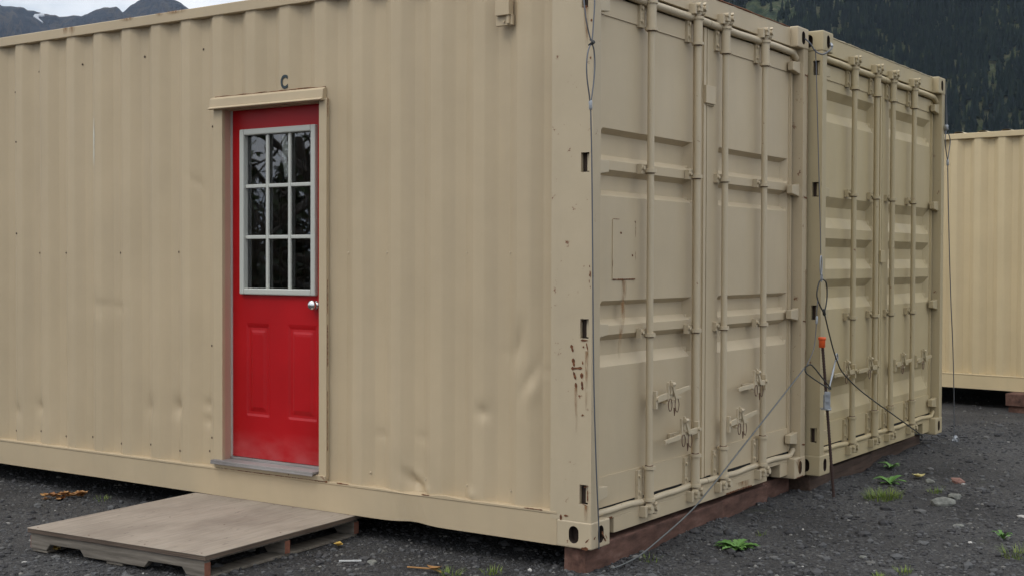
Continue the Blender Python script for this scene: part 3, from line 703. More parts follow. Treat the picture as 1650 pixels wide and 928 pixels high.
# data plate recess outline on left cargo door, rust run below it
pl = MB()
px0, px1, pz0, pz1 = .290, .500, 1.165, 1.435
pl.box(px0, px1, YD+.0025, YD+.007, pz0, pz1); pl.build('data_plate', M_DOOR, cA)
rustspots(cA, [(((px0, pz0-.002), (px1, pz0-.002)), .006), (((px1, pz1), (px1, pz1-.08)), .003), (((px1, 1.29), (px1, 1.25)), .003), (((px0, 1.25), (px0, 1.22)), .003), (((px0, pz1), (px0+.06, pz1)), .003), (((.355, 1.375), (.372, 1.372)), .009), (((.465, 1.275), (.478, 1.268)), .009), (((px1-.01, pz1-.004), (px1+.004, pz1-.014)), .008)], axis='y', off=YD+.0018)
stain(cA, (.395, 1.165), (.390, .98), .055, axis='y', off=YD+.0035, bend=.006)
stain(cA, (.385, 1.06), (.36, .80), .05, axis='y', off=YD+.004, bend=.01)
stain(cA, (1.16, .124), (1.16, .035), .05, axis='y', off=.0445); stain(cA, (1.66, .07), (1.70, .03), .20, axis='y', off=.0445); stain(cA, (2.34, .11), (2.34, .01), .07, axis='y', off=-.0012)
rustspots(cA, [(((1.45, .030), (1.60, .032), (1.78, .030)), .009), (((.165, .100), (.26, .100)), .010)], axis='y', off=.0445)
rustspots(cA, [(((.09, .07), (.112, .03)), .012), (((.12, .05), (.135, .03)), .008), (((2.30, .004), (2.40, .006)), .007)], axis='y', off=-.0012)
rustspots(cA, [(((.10, .045), (.125, .02)), .009), (((.02, .045), (.035, .055)), .008), (((2.30, .10), (2.34, .045)), .006)], axis='y', off=-.0012)
rustspots(cA, [(((1.52, .149), (1.70, .152), (1.95, .150), (2.25, .152)), .008)], off=-.0006)
# right-hand rusty post edge
stain(cA, (2.425, 2.33), (2.425, 1.2), .016, axis='y', off=.002); stain(cA, (2.425, 1.2), (2.425, .2), .016, axis='y', off=.002)
rustspots(cA, [(((2.385, zz-.05), (2.433, zz-.056)), .009) for zz in (2.375, 1.67, .955, .238)], axis='y', off=.002)
rustspots(cA, [(((2.30-k*.1, .153), (2.30-k*.1-.03-.05*random.random(), .152)), .006) for k in range(8)]+[(((1.46, .150), (1.38, .149)), .006), (((.93, .148), (.88, .148)), .005), (((.35, .149), (.25, .149)), .005)], off=-.0008)
# orange rust on the top rail
stain(cA, (3.50, 2.586), (3.50, 2.535), .07, off=.0012); stain(cA, (3.56, 2.586), (3.56, 2.545), .06, off=.0012)
for yy, ww in ((2.62, .20), (2.75, .08), (3.02, .15)): stain(cA, (yy, 2.588), (yy, 2.568), ww, off=.0012)
# pale strip painted as the glint along a ridge edge
glint = MB(); V = []
for k in range(13):
    t = k/12; w = .010*math.sin(math.pi*min(1, t*1.02+.03))**.6*(.7+.5*random.random()); V += [(.0105, 3.318-w/2, 2.05-.28*t), (.0105, 3.318+w/2, 2.05-.28*t)]
glint.add(V, [(2*i, 2*i+1, 2*i+3, 2*i+2) for i in range(12)]); glint.build('ridge_glint', mat('glint_pale', (.62, .60, .5), .35)[0], cA)
# bracket at the top of the side
br = MB(); br.box(-.022, .013, .425, .500, 2.338, 2.43); br.box(-.004, .012, .418, .508, 2.295, 2.34); br.box(-.014, .010, .430, .445, 2.30, 2.34)
br.cyl((-.010, .462, 2.312), (-.002, .462, 2.312), .006, 8); br.build('wall_bracket', M_TAN, cA, bevel=.004)
# self-drilling screws holding the lining
sc0 = MB(); sc0.cyl((0, 0, 0), (-.0045, 0, 0), .0045, 8, .003); sc0.cyl((.001, 0, 0), (-.001, 0, 0), .0065, 10)
proto = None
sp_ = [(.234, 1.283), (.452, 1.283), (.694, 1.283), (1.166, 1.283), (1.411, 1.283), (2.64, 1.287), (3.12, 1.283), (3.60, 1.283), (3.86, 1.283), (4.045, 1.40), (4.045, 1.95), (4.06, 2.25), (.235, .215), (.44, .21), (.69, .21), (.93, .215), (1.27, .215), (3.45, 2.37), (2.92, 2.37), (2.45, 2.37), (3.86, 2.36)]
scm = None
sp_ += [(.2+.243*k+.02*math.sin(k*5), .215+.008*math.sin(k*3)) for k in range(9, 17)]+[(2.365, .79), (2.365, .30), (2.35, 1.95)]
for y, z in sp_:
    u = (4.044-y) % .2428; xx = .013+.031*(0 if u < .064 else (u-.064)/.058 if u < .122 else 1 if u < .184 else max(0, 1-(u-.184)/.0588))
    if proto is None:
        proto = sc0.build('screw', mat('weathered_screw', (.12, .09, .065), .5, .5)[0], cA, loc=(xx-.001, y, z)); scm2 = proto.data.copy(); scm2.materials.clear(); scm2.materials.append(M_BAR); proto.data = scm2.copy(); proto.data.materials.clear(); proto.data.materials.append(M_BAR); dk = scm2.copy(); dk.materials.clear(); dk.materials.append(bpy.data.materials['weathered_screw'])
    else:
        q_ = dup(proto, cA, loc=(xx-.001, y, z))
        q_.data = scm2 if y < 1.6 else dk

# entry doorway
b = MB(); b.box(-.002, .020, 2.262, 2.324, .182, 2.045); b.box(.020, .16, 2.277, 2.299, .182, 2.055)
o = b.build('door_frame', M_TAN, cA, bevel=.002)
b = MB(); b.box(-.002, .020, 1.528, 1.578, .162, 2.045); b.box(.020, .16, 1.553, 1.575, .182, 2.055); b.build('door_frame', M_TAN, cA, bevel=.002)
b = MB(); b.box(.0205, .158, 2.2665, 2.2765, .19, 2.03); b.build('door_jamb', M_JAMB, cA); b = MB(); b.box(.021, .158, 1.5755, 1.590, .19, 2.03); b.build('door_jamb', M_JAMB, cA)
b = MB(); b.box(.030, .16, 1.584, 2.276, 2.031, 2.058); b.box(.0, .02, 1.56, 2.28, 2.035, 2.07); b.build('door_frame', M_TAN, cA)
b = MB()
b.prism([(.014, 2.098), (.004, 2.100), (-.014, 2.088), (-.018, 2.046), (-.032, 2.040), (-.032, 2.035), (-.014, 2.033), (.014, 2.040)], lambda u, v, w: Vector((u, 1.540+w, v)), .802)
hood = b.build('door_hood', M_TAN, cA, bevel=.0015)
g = MB(); P_ = [(.006, y, 2.100+.004*random.random()) for y in np.arange(1.54, 2.33, .03)]; g.tube(P_, [.003*(.4+random.random()) for _ in P_], 5); g.build('sealant_bead', M_RUST, hood)
b = MB(); b.prism([(.010, .150), (-.006, .152), (-.010, .176), (.02, .182)], lambda u, v, w: Vector((u, 1.53+w, v)), .79); b.build('door_frame', M_TAN_R, cA)
b = MB(); b.box(-.034, .12, 1.592, 2.318, .182, .194); b.box(-.036, -.026, 1.592, 2.318, .173, .182); b.box(.055, .12, 1.6, 2.26, .194, .205); b.build('door_threshold', M_THR, cA, bevel=.0015)
def slab():
    y0, y1, z0, z1, xf = 1.591, 2.2645, .208, 2.030, .074
    ys = np.linspace(y0, y1, 90); zs = np.linspace(z0, z1, 150); Yg, Zg = np.meshgrid(ys, zs, indexing='ij'); D = np.zeros_like(Yg)
    for a, b_ in ((1.660, 1.860), (1.992, 2.160)):
        dd = np.minimum(np.minimum(Yg-a, b_-Yg), np.minimum(Zg-.430, .910-Zg))
        q = np.where(dd <= 0, 0, np.where(dd < .012, dd/.012, np.where(dd < .026, 1, np.where(dd < .045, 1-(dd-.026)/.019, 0))))
        D = np.maximum(D, q*.0065)
    V = np.stack([xf+D, Yg, Zg], -1).reshape(-1, 3); i = np.arange(Yg.size).reshape(Yg.shape)
    F = np.stack([i[:-1, :-1], i[:-1, 1:], i[1:, 1:], i[1:, :-1]], -1)
    cy = (Yg[:-1, :-1]+Yg[1:, 1:])/2; cz = (Zg[:-1, :-1]+Zg[1:, 1:])/2
    F = F[~((cy > 1.69) & (cy < 2.17) & (cz > 1.09) & (cz < 1.91))].reshape(-1, 4)
    return raw('entry_door', V, F, M_RED, cA, smooth=False, label='red panelled entry door with a nine pane window')
D_ = slab()
b = MB(); b.box(.064, .11, 2.2610, 2.2660, .205, 2.03); b.build('weatherstrip', M_WHITE, cA)
wy0, wy1, wz0, wz1 = 1.655, 2.192, 1.066, 1.928
b = MB(); fw = .032
for (a, c, d, e) in ((wy0, wy0+fw, wz0, wz1), (wy1-fw, wy1, wz0, wz1), (wy0+fw, wy1-fw, wz0, wz0+fw), (wy0+fw, wy1-fw, wz1-fw, wz1)):
    b.box(.052, .092, a, c, d, e)
b.build('window_frame', M_WHITE, D_, bevel=.006)
b = MB(); gy0, gy1, gz0, gz1 = wy0+fw, wy1-fw, wz0+fw, wz1-fw
for k in (1, 2):
    yy = gy0+(gy1-gy0)*k/3; b.box(.066, .080, yy-.0095, yy+.0095, gz0, gz1)
for k in (1, 2):
    zz = gz0+(gz1-gz0)*k/3
    for j in range(3):
        a = gy0+(gy1-gy0)*j/3+(.0095 if j else 0); c = gy0+(gy1-gy0)*(j+1)/3-(.0095 if j < 2 else 0); b.box(.0665, .0795, a, c, zz-.0095, zz+.0095)
b.build('window_grille', M_WHITE, D_, bevel=.003)
raw('window_pane', [(.083, gy0-.01, gz0-.01), (.083, gy0-.01, gz1+.01), (.083, gy1+.01, gz1+.01), (.083, gy1+.01, gz0-.01)], [(0, 1, 2, 3)], M_GLASS, D_)
# interior side of the door: dark box so that the room reads dark
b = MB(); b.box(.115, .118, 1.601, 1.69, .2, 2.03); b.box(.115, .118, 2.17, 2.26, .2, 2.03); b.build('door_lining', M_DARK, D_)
b = MB(); xk, yk, zk = .074, 1.664, 1.020
b.cyl((xk, yk, zk), (xk-.006, yk, zk), .022, 20); b.cyl((xk-.006, yk, zk), (xk-.02, yk, zk), .012, 14)
prof_ = [(.018, .014), (.023, .022), (.031, .0255), (.040, .024), (.046, .015), (.048, .002)]
b.tube([(xk-a, yk, zk) for a, r_ in prof_], [r_ for a, r_ in prof_], 18); b.build('doorknob', M_CHROME, D_)
# the letter above the door
cu = bpy.data.curves.new('lettering', 'FONT'); cu.body = 'C'; cu.size = .093; cu.extrude = .0008; cu.offset = .0028; cu.align_x = 'CENTER'
to = bpy.data.objects.new('t', cu); COL.objects.link(to); bpy.context.view_layer.update()
me = bpy.data.meshes.new_from_object(to.evaluated_get(bpy.context.evaluated_depsgraph_get())); bpy.data.objects.remove(to)
me.materials.clear(); me.materials.append(M_INK); lo = bpy.data.objects.new('door_letter', me); COL.objects.link(lo); lo.parent = cA
lo.matrix_local = Matrix(((0, 0, -1, .0105), (-1, 0, 0, 1.826), (0, 1, 0, 2.115), (0, 0, 0, 1))) @ Matrix.Diagonal((.78, 1, 1, 1)); tag(lo, label='dark letter C painted above the red door')
# caulk line at right side of door frame
rustspots(cA, [(((1.5255, 2.05), (1.5255, 1.95)), .004), (((1.5255, 1.15), (1.5255, .98)), .004), (((1.5255, .93), (1.5255, .72)), .005), (((1.5255, .6), (1.5255, .3)), .003)], off=.006)

# added pale card imitating a sky reflection in the window
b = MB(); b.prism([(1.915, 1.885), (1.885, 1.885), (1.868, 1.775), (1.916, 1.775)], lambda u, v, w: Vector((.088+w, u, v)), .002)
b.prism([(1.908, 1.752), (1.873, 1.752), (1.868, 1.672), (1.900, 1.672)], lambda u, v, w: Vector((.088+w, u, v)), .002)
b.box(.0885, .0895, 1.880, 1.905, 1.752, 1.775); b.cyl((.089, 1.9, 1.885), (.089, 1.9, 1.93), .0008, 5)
tg = b.build('reflection_card', mat('reflection_pale', (.88, .87, .8), .8)[0], None, label='pale added card imitating a sky reflection behind the top middle pane of the red door', cat='reflection card')

# ------------------------------------------------------------------ container B
def objs_for(nm): pass
CAST_B = CAST.copy(); CAST_C = CAST.copy()
CAST.materials.append(M_TAN_R); CAST.materials.append(M_CAV_SHADE)
castA = CAST
for o in list(cA.children):
    pass
CAST = CAST_B; CAST.materials.append(M_TANB_R); CAST.materials.append(M_CAV_SHADE)
cB = empty('shipping_container', (2.469, -.0755, -.003), label='olive tan shipping container with doors of five pressed bands, standing beside the orange capped stake', cat='shipping container')
container(cB, 'B', M_TANB, M_TANB_R, M_TANB, M_TANB_R, (None, (1.93, 2.12)), [(3, 1, .01, .1, .1, 0)], None, TB,
          [(.600, (-1, .575, -.01, .17, 0)), (1.015, (-1, .575, -.02, .17, 0)), (1.335, (1, .562, .05, .17, 0)), (1.790, (1, .562, .05, .17, 0))], .57)
# ------------------------------------------------------------------ container C
CAST = CAST_C; CAST.materials.append(M_TANC); CAST.materials.append(M_CAV_SHADE)
rc = R(-6.5); oc = Vector((8.693, .227, 0)) + 2.8*Vector((-.1133, -.9936, 0))
cC = empty('shipping_container', (oc.x, oc.y, -.03), rc, label='sand yellow shipping container standing across the yard behind the others', cat='shipping container')
container(cC, 'C', M_TANC, M_TANC, M_TANC, M_TANC, (.275, (1.985, 2.170)), [(2.6, 1.6, .01, .05, .03, 0), (2.5, 1.0, .01, .05, .03, 0)], None, TA,
          [(.565, (1, .60, .10, .17, 0)), (1.047, (-1, .415, -.07, .17, 0)), (1.369, (1, .405, .10, .15, 0)), (1.870, (-1, .59, -.04, .14, 0))], .6)

# ------------------------------------------------------------------ timbers carrying the containers
def timber(x0, x1, y0, y1, z0, z1, m, label, rz=0, group=None):
    n = max(2, int((x1-x0)/.12)); mb = MB(); V = []; cx, cy = (x0+x1)/2, (y0+y1)/2
    for i in range(n+1):
        x = x0+(x1-x0)*i/n-cx; j = lambda: random.uniform(-.004, .004)
        V += [(x, y0-cy+j(), z0), (x, y1-cy+j(), z0), (x, y1-cy+j(), z1), (x, y0-cy+j(), z1)]
    F = [(4*i+k, 4*i+(k+1) % 4, 4*i+4+(k+1) % 4, 4*i+4+k) for i in range(n) for k in range(4)]+[(0, 1, 2, 3), (4*n+3, 4*n+2, 4*n+1, 4*n)]
    mb.add(V, F); o = mb.build('support_timber', m, None, bevel=.006, loc=(cx, cy, 0), label=label, cat='timber', group=group); o.rotation_euler.z = rz; return o
timber(.03, 1.42, .045, .16, -.30, -.001, M_TIMB, 'brown timber bearer under the near corner of the container with the red door')
timber(1.425, 2.02, .055, .24, -.30, -.001, M_TIMB, 'short brown timber bearer under the right half of the near cargo doors')
timber(2.06, 2.44, .10, .30, -.30, -.001, M_TIMB, 'brown timber block under the right casting of the near container')
timber(2.50, 3.62, .00, .20, -.30, -.004, M_TIMBD, 'dark timber bearer under the left half of the olive container')
timber(3.63, 4.70, .02, .22, -.30, -.004, M_TIMBD, 'dark timber bearer under the right half of the olive container')
o = timber(8.5, 8.95, .10, .30, -.40, -.155, M_TIMB, 'brown timber block at the right under the far sand yellow container', rc)
timber(8.48, 8.93, .12, .32, -.152, -.032, M_TIMB, 'upper board on the timber block under the far sand yellow container', rc)

# ------------------------------------------------------------------ pallet step
PL = empty('wooden_pallet', (-.512, 1.875, 0), R(3.6), label='low grey wooden pallet topped with plywood, lying as a step before the red door', cat='pallet')
hx, hy = .545, .56
zt = .000
b = MB(); n = 14; V = []
b.box(-hx, hx, -hy, hy, zt-.0035, zt); b.build('plywood_top', M_PLY, PL, bevel=.001)
for i_ in range(4):
    for j_ in range(3):
        b = MB(); xx, yy = -hx+.03+j_*(hx-.045), -hy+.04+i_*(2*hy-.08)/3+.01*random.random(); b.cyl((xx, yy, zt-.001), (xx, yy, zt+.0008), .0045, 8); b.build('nail_head', M_PIN, PL)
b = MB(); b.box(-hx+.002, hx-.002, -hy+.002, hy-.002, zt-.021, zt-.004); b.build('plywood_core', M_PLYEDGE, PL)
zd = zt-.0215
for k in range(7):                                   # top deck boards run across the stringers (along local x)
    y = -hy+.02+k*(2*hy-.04-.095)/6; b = MB(); b.box(-hx+.052, hx-.012-.01*random.random(), y, y+.095, zd-.012, zd); b.build('deck_board', M_PAL, PL, bevel=.002)
zs_ = zd-.0125; zb_ = zs_-.062
for x in (-hx+.010, -.02, hx-.05):                   # notched stringers run along local y
    zt_ = zd-.0006 if x < -.3 else zs_
    poly = [(-hy+.015, zt_), (hy-.015, zt_), (hy-.015, zb_), (.44, zb_), (.415, zb_+.030), (.215, zb_+.030), (.19, zb_), (-.19, zb_), (-.215, zb_+.030), (-.415, zb_+.030), (-.44, zb_), (-hy+.015, zb_)]
    b = MB(); b.prism(poly, lambda u, v, w: Vector((x+w, u, v)), .036); s_ = b.build('stringer', M_PAL, PL, bevel=.003)
    e = MB(); e.box(x+.001, x+.035, -hy+.0125, -hy+.0148, zb_+.002, zs_-.002); e.build('cut_end', M_PALEND, s_)
    e = MB(); e.box(x+.001, x+.035, hy-.0148, hy-.0125, zb_+.002, zs_-.002); e.build('cut_end', M_PALEND, s_)
for y in (-hy+.02, -.05, hy-.12):
    b = MB(); b.box(-hx+.015, hx-.02, y, y+.10, zb_-.013, zb_-.0005); b.build('bottom_board', M_PAL, PL, bevel=.002)

# ------------------------------------------------------------------ cables
def cable(name, label, strands, m=M_ROPE, ferr=(), r=.0032, fm=M_GALV, group=None, cat='cable'):
    root = empty(name, strands[0][0], label=label, cat=cat, group=group); o0 = Vector(strands[0][0])
    for s in strands:
        b = MB(); b.tube([Vector(p)-o0 for p in spline(s, 7)], r, 7); b.build('wire_strand', m, root)
    for a, c, rr in ferr:
        b = MB(); A = Vector(a)-o0; C = Vector(c)-o0; mid = (A+C)/2; b.tube([A, A*.8+C*.2, mid, A*.2+C*.8, C], [rr*.7, rr, rr*.85, rr, rr*.7], 9); b.build('ferrule', fm, root)
    return root
# one: down the near corner
cable('wire_cable', 'grey wire cable with a long eye hanging down the nearest container corner',
      [[(-.035, .05, 2.60), (-.06, .03, 2.47), (-.08, .0, 2.335), (-.078, -.01, 2.26), (-.06, -.015, 2.20), (-.05, -.02, 2.172)],
       [(-.01, .02, 2.60), (-.012, .0, 2.50), (-.018, -.015, 2.36), (-.030, -.018, 2.27), (-.042, -.02, 2.20), (-.05, -.02, 2.172)],
       [(-.05, -.02, 2.168), (-.078, -.02, 2.13), (-.09, -.02, 2.07), (-.085, -.02, 2.01), (-.068, -.02, 1.95), (-.057, -.02, 1.905)],
       [(-.05, -.02, 2.168), (-.030, -.02, 2.14), (-.022, -.02, 2.08), (-.030, -.02, 2.01), (-.044, -.02, 1.95), (-.055, -.02, 1.905)],
       [(-.056, -.02, 1.91), (-.052, -.02, 1.84), (-.040, -.018, 1.66), (-.030, -.018, 1.30), (-.016, -.018, .77), (.012, -.016, .367), (.035, -.016, .12), (.045, -.012, .045), (.052, -.008, .0)]],
      M_ROPE, [((-.057, -.02, 1.925), (-.055, -.02, 1.885), .0085)])
b = MB(); b.tube([(-.05+.012*math.sin(a*1.3), -.02+.008*math.cos(a*2), 2.17+.012*math.cos(a)) for a in np.linspace(0, 9, 24)], .004, 6)
b.build('cable_knot', M_ROPED, None, label='dark twisted knot joining the cable loops near the top of the near corner', cat='cable knot')
# two: pale cable from the ground up to the stake
cable('wire_cable', 'pale wire cable rising from the gravel across the near cargo doors',
      [[(.139, -.02, -.10), (.204, -.03, -.098), (.37, -.032, -.085), (.553, -.04, -.040), (.80, -.05, .030), (.965, -.065, .103), (1.382, -.09, .311), (1.75, -.103, .482), (2.12, -.115, .655)],
       ], M_ROPEL, r=.0040)
cable('wire_cable', 'small dark cable eye tied to the clamp on the orange capped stake',
      [[(2.13, -.115, .66), (2.17, -.13, .672), (2.21, -.14, .65), (2.26, -.16, .60), (2.33, -.19, .53)], [(2.13, -.115, .66), (2.13, -.12, .63), (2.17, -.14, .60), (2.24, -.17, .56), (2.33, -.19, .525)]], M_ROPED, r=.004)
# orange capped stake
sb = Vector((2.43, -.18, -.16)); stp = Vector((2.385, -.115, .80))
st = empty('ground_stake', sb, label='thin rusty steel stake topped with an orange cap between the two containers', cat='stake')
d_ = stp-sb; b = MB(); b.tube([(0, 0, 0), d_*.5, d_], .0085, 8)
for k in range(60):
    p = d_*(k/60+.005); b.tube([p, p+d_*.004], .0098, 8)
b.build('rod', M_REBAR, st)
b = MB(); t_ = d_; b.tube([t_+Vector((0, 0, a)) for a in (-.045, -.044, .0, .001)], [.013, .018, .019, .019], 14); b.tube([t_+Vector((0, 0, a)) for a in (-.002, 0, .014, .016)], [.018, .023, .023, .02], 14); b.build('cap', M_ORANGE, st)
# clamp
kc = sb+d_*.64
cl = empty('cable_clamp', kc, .5, label='galvanised plate and bolts clamped round the orange capped stake', cat='clamp')
b = MB(); b.prism([(-.05, -.02), (.05, -.035), (.055, -.025), (.03, .03), (-.03, .035), (-.055, .0)], lambda u, v, w: Vector((u, v, -.055+w)), .008); b.build('plate', M_GALV, cl, bevel=.002)
b = MB(); b.box(-.028, -.021, -.018, .016, -.047, .05); b.box(.016, .022, -.016, .016, -.047, .03); b.build('bracket', M_GALV, cl, bevel=.002)
for z in (-.01, .03):
    b = MB(); b.cyl((-.036, -.004, z), (.036, -.004, z), .004, 8); b.cyl((-.036, -.004, z), (-.029, -.004, z), .009, 6); b.cyl((.024, -.004, z), (.031, -.004, z), .009, 6); b.build('bolt', M_GALV, cl)
# turnbuckle to the B doors
tb = empty('turnbuckle', (2.40, -.14, .52), label='galvanised turnbuckle running up from the stake clamp to the dark cable', cat='turnbuckle')
A = Vector((.03, -.005, .01)); Bp = Vector((.215, .03, .145)); b = MB()
P_ = [A+(Bp-A)*t for t in np.linspace(0, 1, 9)]
for s in (-1, 1):
    b.tube([p+Vector((0, 0, s*.010*math.sin(math.pi*min(1, max(0, k/8))))) for k, p in enumerate(P_)], .0042, 6)
b.tube([A-(Bp-A)*.12, A+(Bp-A)*.2], .005, 6); b.tube([Bp-(Bp-A)*.2, Bp+(Bp-A)*.15], .005, 6); b.build('body', M_GALV, tb)
b = MB(); b.tube([Bp+Vector((.02+.018*math.sin(a), 0, .02+.022*math.cos(a))) for a in np.linspace(0, 6.283, 13)[:-1]], .004, 6, closed=True); b.build('eye', M_GALV, tb)
# three: dark cable with an eye in front of the olive doors
yc = -.12
cable('wire_cable', 'dark wire cable with an eye slanting down across the olive container doors',
      [[(2.372, yc, 1.147), (2.32, yc, 1.13), (2.285, yc, 1.07), (2.30, yc, 1.03), (2.345, yc, .99), (2.395, yc, .955)],
       [(2.372, yc, 1.147), (2.43, yc, 1.125), (2.445, yc, 1.06), (2.43, yc, 1.00), (2.405, yc, .955)],
       [(2.40, yc, .96), (2.53, yc, .765), (2.62, yc, .66), (2.72, yc, .585), (2.977, yc, .475), (3.35, -.115, .35), (3.691, -.11, .244), (4.15, -.10, .10), (4.40, -.08, .03), (4.50, -.05, .0)]],
      M_ROPED, [((2.392, yc, .975), (2.408, yc, .94), .010)], r=.0042, fm=M_ROPED)
cable('wire_cable', 'thin grey cable hanging down the left post of the olive container to a hook',
      [[(2.28, -.10, 2.45), (2.298, -.10, 2.35), (2.318, -.11, 1.85), (2.335, -.12, 1.38), (2.34, -.12, 1.29)]], M_ROPE, r=.0028)
b = MB(); b.tube([Vector((2.345+.014*math.sin(a), yc, 1.225+.055*math.cos(a))) for a in np.linspace(0, 6.283, 18)[:-1]], .0042, 6, closed=True)
b.tube([Vector((2.355+.012*math.sin(a), yc, 1.155+.022*math.cos(a))) for a in np.linspace(0, 6.283, 12)[:-1]], .004, 6, closed=True)
b.build('snap_hook', M_GALV, None, label='oval galvanised hook linking the thin cable to the dark cable eye', cat='hook')
cable('wire_cable', 'short thin cable with a bright ferrule dropping beside the left post of the olive container',
      [[(2.30, yc, 1.045), (2.286, yc, .97), (2.284, yc, .918)], [(2.284, yc, .92), (2.270, yc, .83), (2.24, -.12, .75), (2.15, -.118, .67)]], M_ROPE, [((2.287, yc, .94), (2.283, yc, .895), .008)], r=.0026)
cable('wire_cable', 'short wire tying the two top corner castings together',
      [[(2.37, -.002, 2.53), (2.385, -.03, 2.50), (2.41, -.05, 2.46), (2.43, -.085, 2.44), (2.47, -.105, 2.46), (2.53, -.105, 2.49), (2.56, -.08, 2.52)]], M_ROPE, [((2.545, -.10, 2.50), (2.562, -.083, 2.52), .010)], r=.0045)
# four: beyond the right end of B
cable('wire_cable', 'thin wire cable with an eye hanging beyond the olive container to the gravel',
      [[(4.86, -.09, 2.55), (4.875, -.09, 2.40), (4.885, -.09, 2.22)], [(4.875, -.09, 2.40), (4.905, -.09, 2.30), (4.915, -.09, 2.22)],
       [(4.89, -.09, 2.22), (4.86, -.09, 2.14), (4.885, -.09, 2.06), (4.925, -.09, 1.995)], [(4.90, -.09, 2.22), (4.985, -.09, 2.15), (4.965, -.09, 2.07), (4.93, -.09, 1.995)],
       [(4.928, -.09, 2.0), (4.955, -.09, 1.70), (4.995, -.09, 1.352), (5.05, -.09, .95), (5.105, -.09, .657), (5.150, -.09, .3), (5.165, -.09, .05), (5.168, -.09, -.10)]],
      M_ROPE, [((4.928, -.09, 2.0), (4.931, -.09, 1.955), .010), ((4.885, -.09, 2.25), (4.895, -.09, 2.21), .016)], r=.0036)
b = MB(); b.tube([Vector((5.165+.05*math.sin(a), -.10+.02*math.cos(a), -.09+.03*math.cos(a*1.7))) for a in np.linspace(0, 11, 30)], .006, 6); b.box(5.14, 5.20, -.12, -.09, -.13, -.08)
b.build('ground_anchor', M_GALV, None, label='grey ground anchor and slack wire at the foot of the far cable', cat='anchor')

# ------------------------------------------------------------------ plants, leaves, stones
def gh(x, y): return float(gz(x, y))
def rosette(x, y, r, n, label, m=M_WEED, lobes=True, rise=.35):
    mb = MB(); 
    for k in range(n):
        a = 6.283*k/n+random.uniform(-.25, .25); L = r*random.uniform(.6, 1.1); up = rise*random.uniform(.3, 1.3); seg = 9; V = []
        for i in range(seg+1):
            t = i/seg; d = L*t; z = L*up*math.sin(t*2.1); w = L*.16*math.sin(math.pi*min(1, t*.9+.08))*(1.35 if (i % 2 and lobes) else .7 if lobes else 1)
            cx, cy = d*math.cos(a), d*math.sin(a)
            V += [(cx-math.sin(a)*w, cy+math.cos(a)*w, z+w*.35), (cx, cy, z), (cx+math.sin(a)*w, cy-math.cos(a)*w, z+w*.35)]
        F = []
        for i in range(seg): F += [(3*i, 3*i+1, 3*i+4, 3*i+3), (3*i+1, 3*i+2, 3*i+5, 3*i+4)]
        mb.add(V, F)
    return mb.build('weed', m, None, loc=(x, y, gh(x, y)+.003), label=label, cat='weed')
def tuft(x, y, r, h, n, label, m=M_GRASS, ex=1.0):
    mb = MB()
    for k in range(n):
        a = random.uniform(0, 6.283); q = r*math.sqrt(random.random()); bx_, by_ = q*math.cos(a)*ex, q*math.sin(a); L = h*random.uniform(.45, 1.1); ln = random.uniform(.2, 1.0); b2 = a+random.uniform(-.8, .8); w = random.uniform(.0012, .0026); V = []
        for i in range(5):
            t = i/4; d = L*ln*t*t; z = L*t*(1-.35*ln*t); ww = w*(1-t*.85); X, Y = bx_+d*math.cos(b2), by_+d*math.sin(b2)
            V += [(X-math.sin(b2)*ww, Y+math.cos(b2)*ww, z), (X+math.sin(b2)*ww, Y-math.cos(b2)*ww, z)]
        mb.add(V, [(2*i, 2*i+1, 2*i+3, 2*i+2) for i in range(4)])
    return mb.build('grass_tuft', m, None, loc=(x, y, gh(x, y)-.002), label=label, cat='grass tuft')
rosette(.90, -.27, .11, 34, 'bright green jagged leaved weed on the gravel before the near cargo doors', rise=.22)
tuft(2.56, -.42, .10, .07, 300, 'spreading yellow green grass tuft left of the pale rock', ex=1.5)
rosette(3.60, -.13, .085, 9, 'round leaved green weed at the foot of the olive container doors', lobes=False, rise=.38)
rosette(3.07, -.29, .11, 11, 'low broad leaved weed between the grass tuft and the olive container', lobes=False, rise=.3)
tuft(2.93, -.61, .05, .05, 40, 'small grass tuft just behind the pale rock')
rosette(1.80, -1.27, .055, 10, 'small green weed at the right edge of the yard, the farther one', rise=.6)
tuft(1.48, -1.41, .07, .06, 80, 'yellow green grass tuft at the right edge nearest the camera', ex=1.3)
tuft(.85, -1.08, .04, .04, 45, 'small grass tuft low in the picture, right one of a close pair')
tuft(.72, -1.02, .035, .03, 35, 'small grass tuft low in the picture, left one of a close pair')
tuft(-.33, .51, .045, .05, 60, 'grass tuft under the long side, the one nearer the pallet')
tuft(-.20, .38, .045, .045, 55, 'grass tuft under the long side, the one nearer the container corner')
tuft(4.95, .2, .10, .08, 60, 'thin grass at the far right corner of the olive container')
tuft(1.22, -.25, .03, .03, 18, 'sparse sprout of grass right of the jagged weed')
tuft(.42, -.06, .05, .04, 22, 'sparse grass at the foot of the brown timber near the corner')
tuft(-.02, 3.22, .06, .03, 30, 'low mossy grass beside the pile of dry leaves')
def leaf(mb, x, y, z, L, a, curl=.4):
    V = []; 
    for i in range(6):
        t = i/5; w = L*.38*math.sin(math.pi*min(1, t*.92+.05)); d = L*(t-.5); zz = z+L*curl*(t-.5)**2*2
        cx, cy = x+d*math.cos(a), y+d*math.sin(a)
        V += [(cx-math.sin(a)*w, cy+math.cos(a)*w, zz+w*curl), (cx, cy, zz), (cx+math.sin(a)*w, cy-math.cos(a)*w, zz+w*curl*.7)]
    F = []
    for i in range(5): F += [(3*i, 3*i+1, 3*i+4, 3*i+3), (3*i+1, 3*i+2, 3*i+5, 3*i+4)]
    mb.add(V, F)
mb = MB()
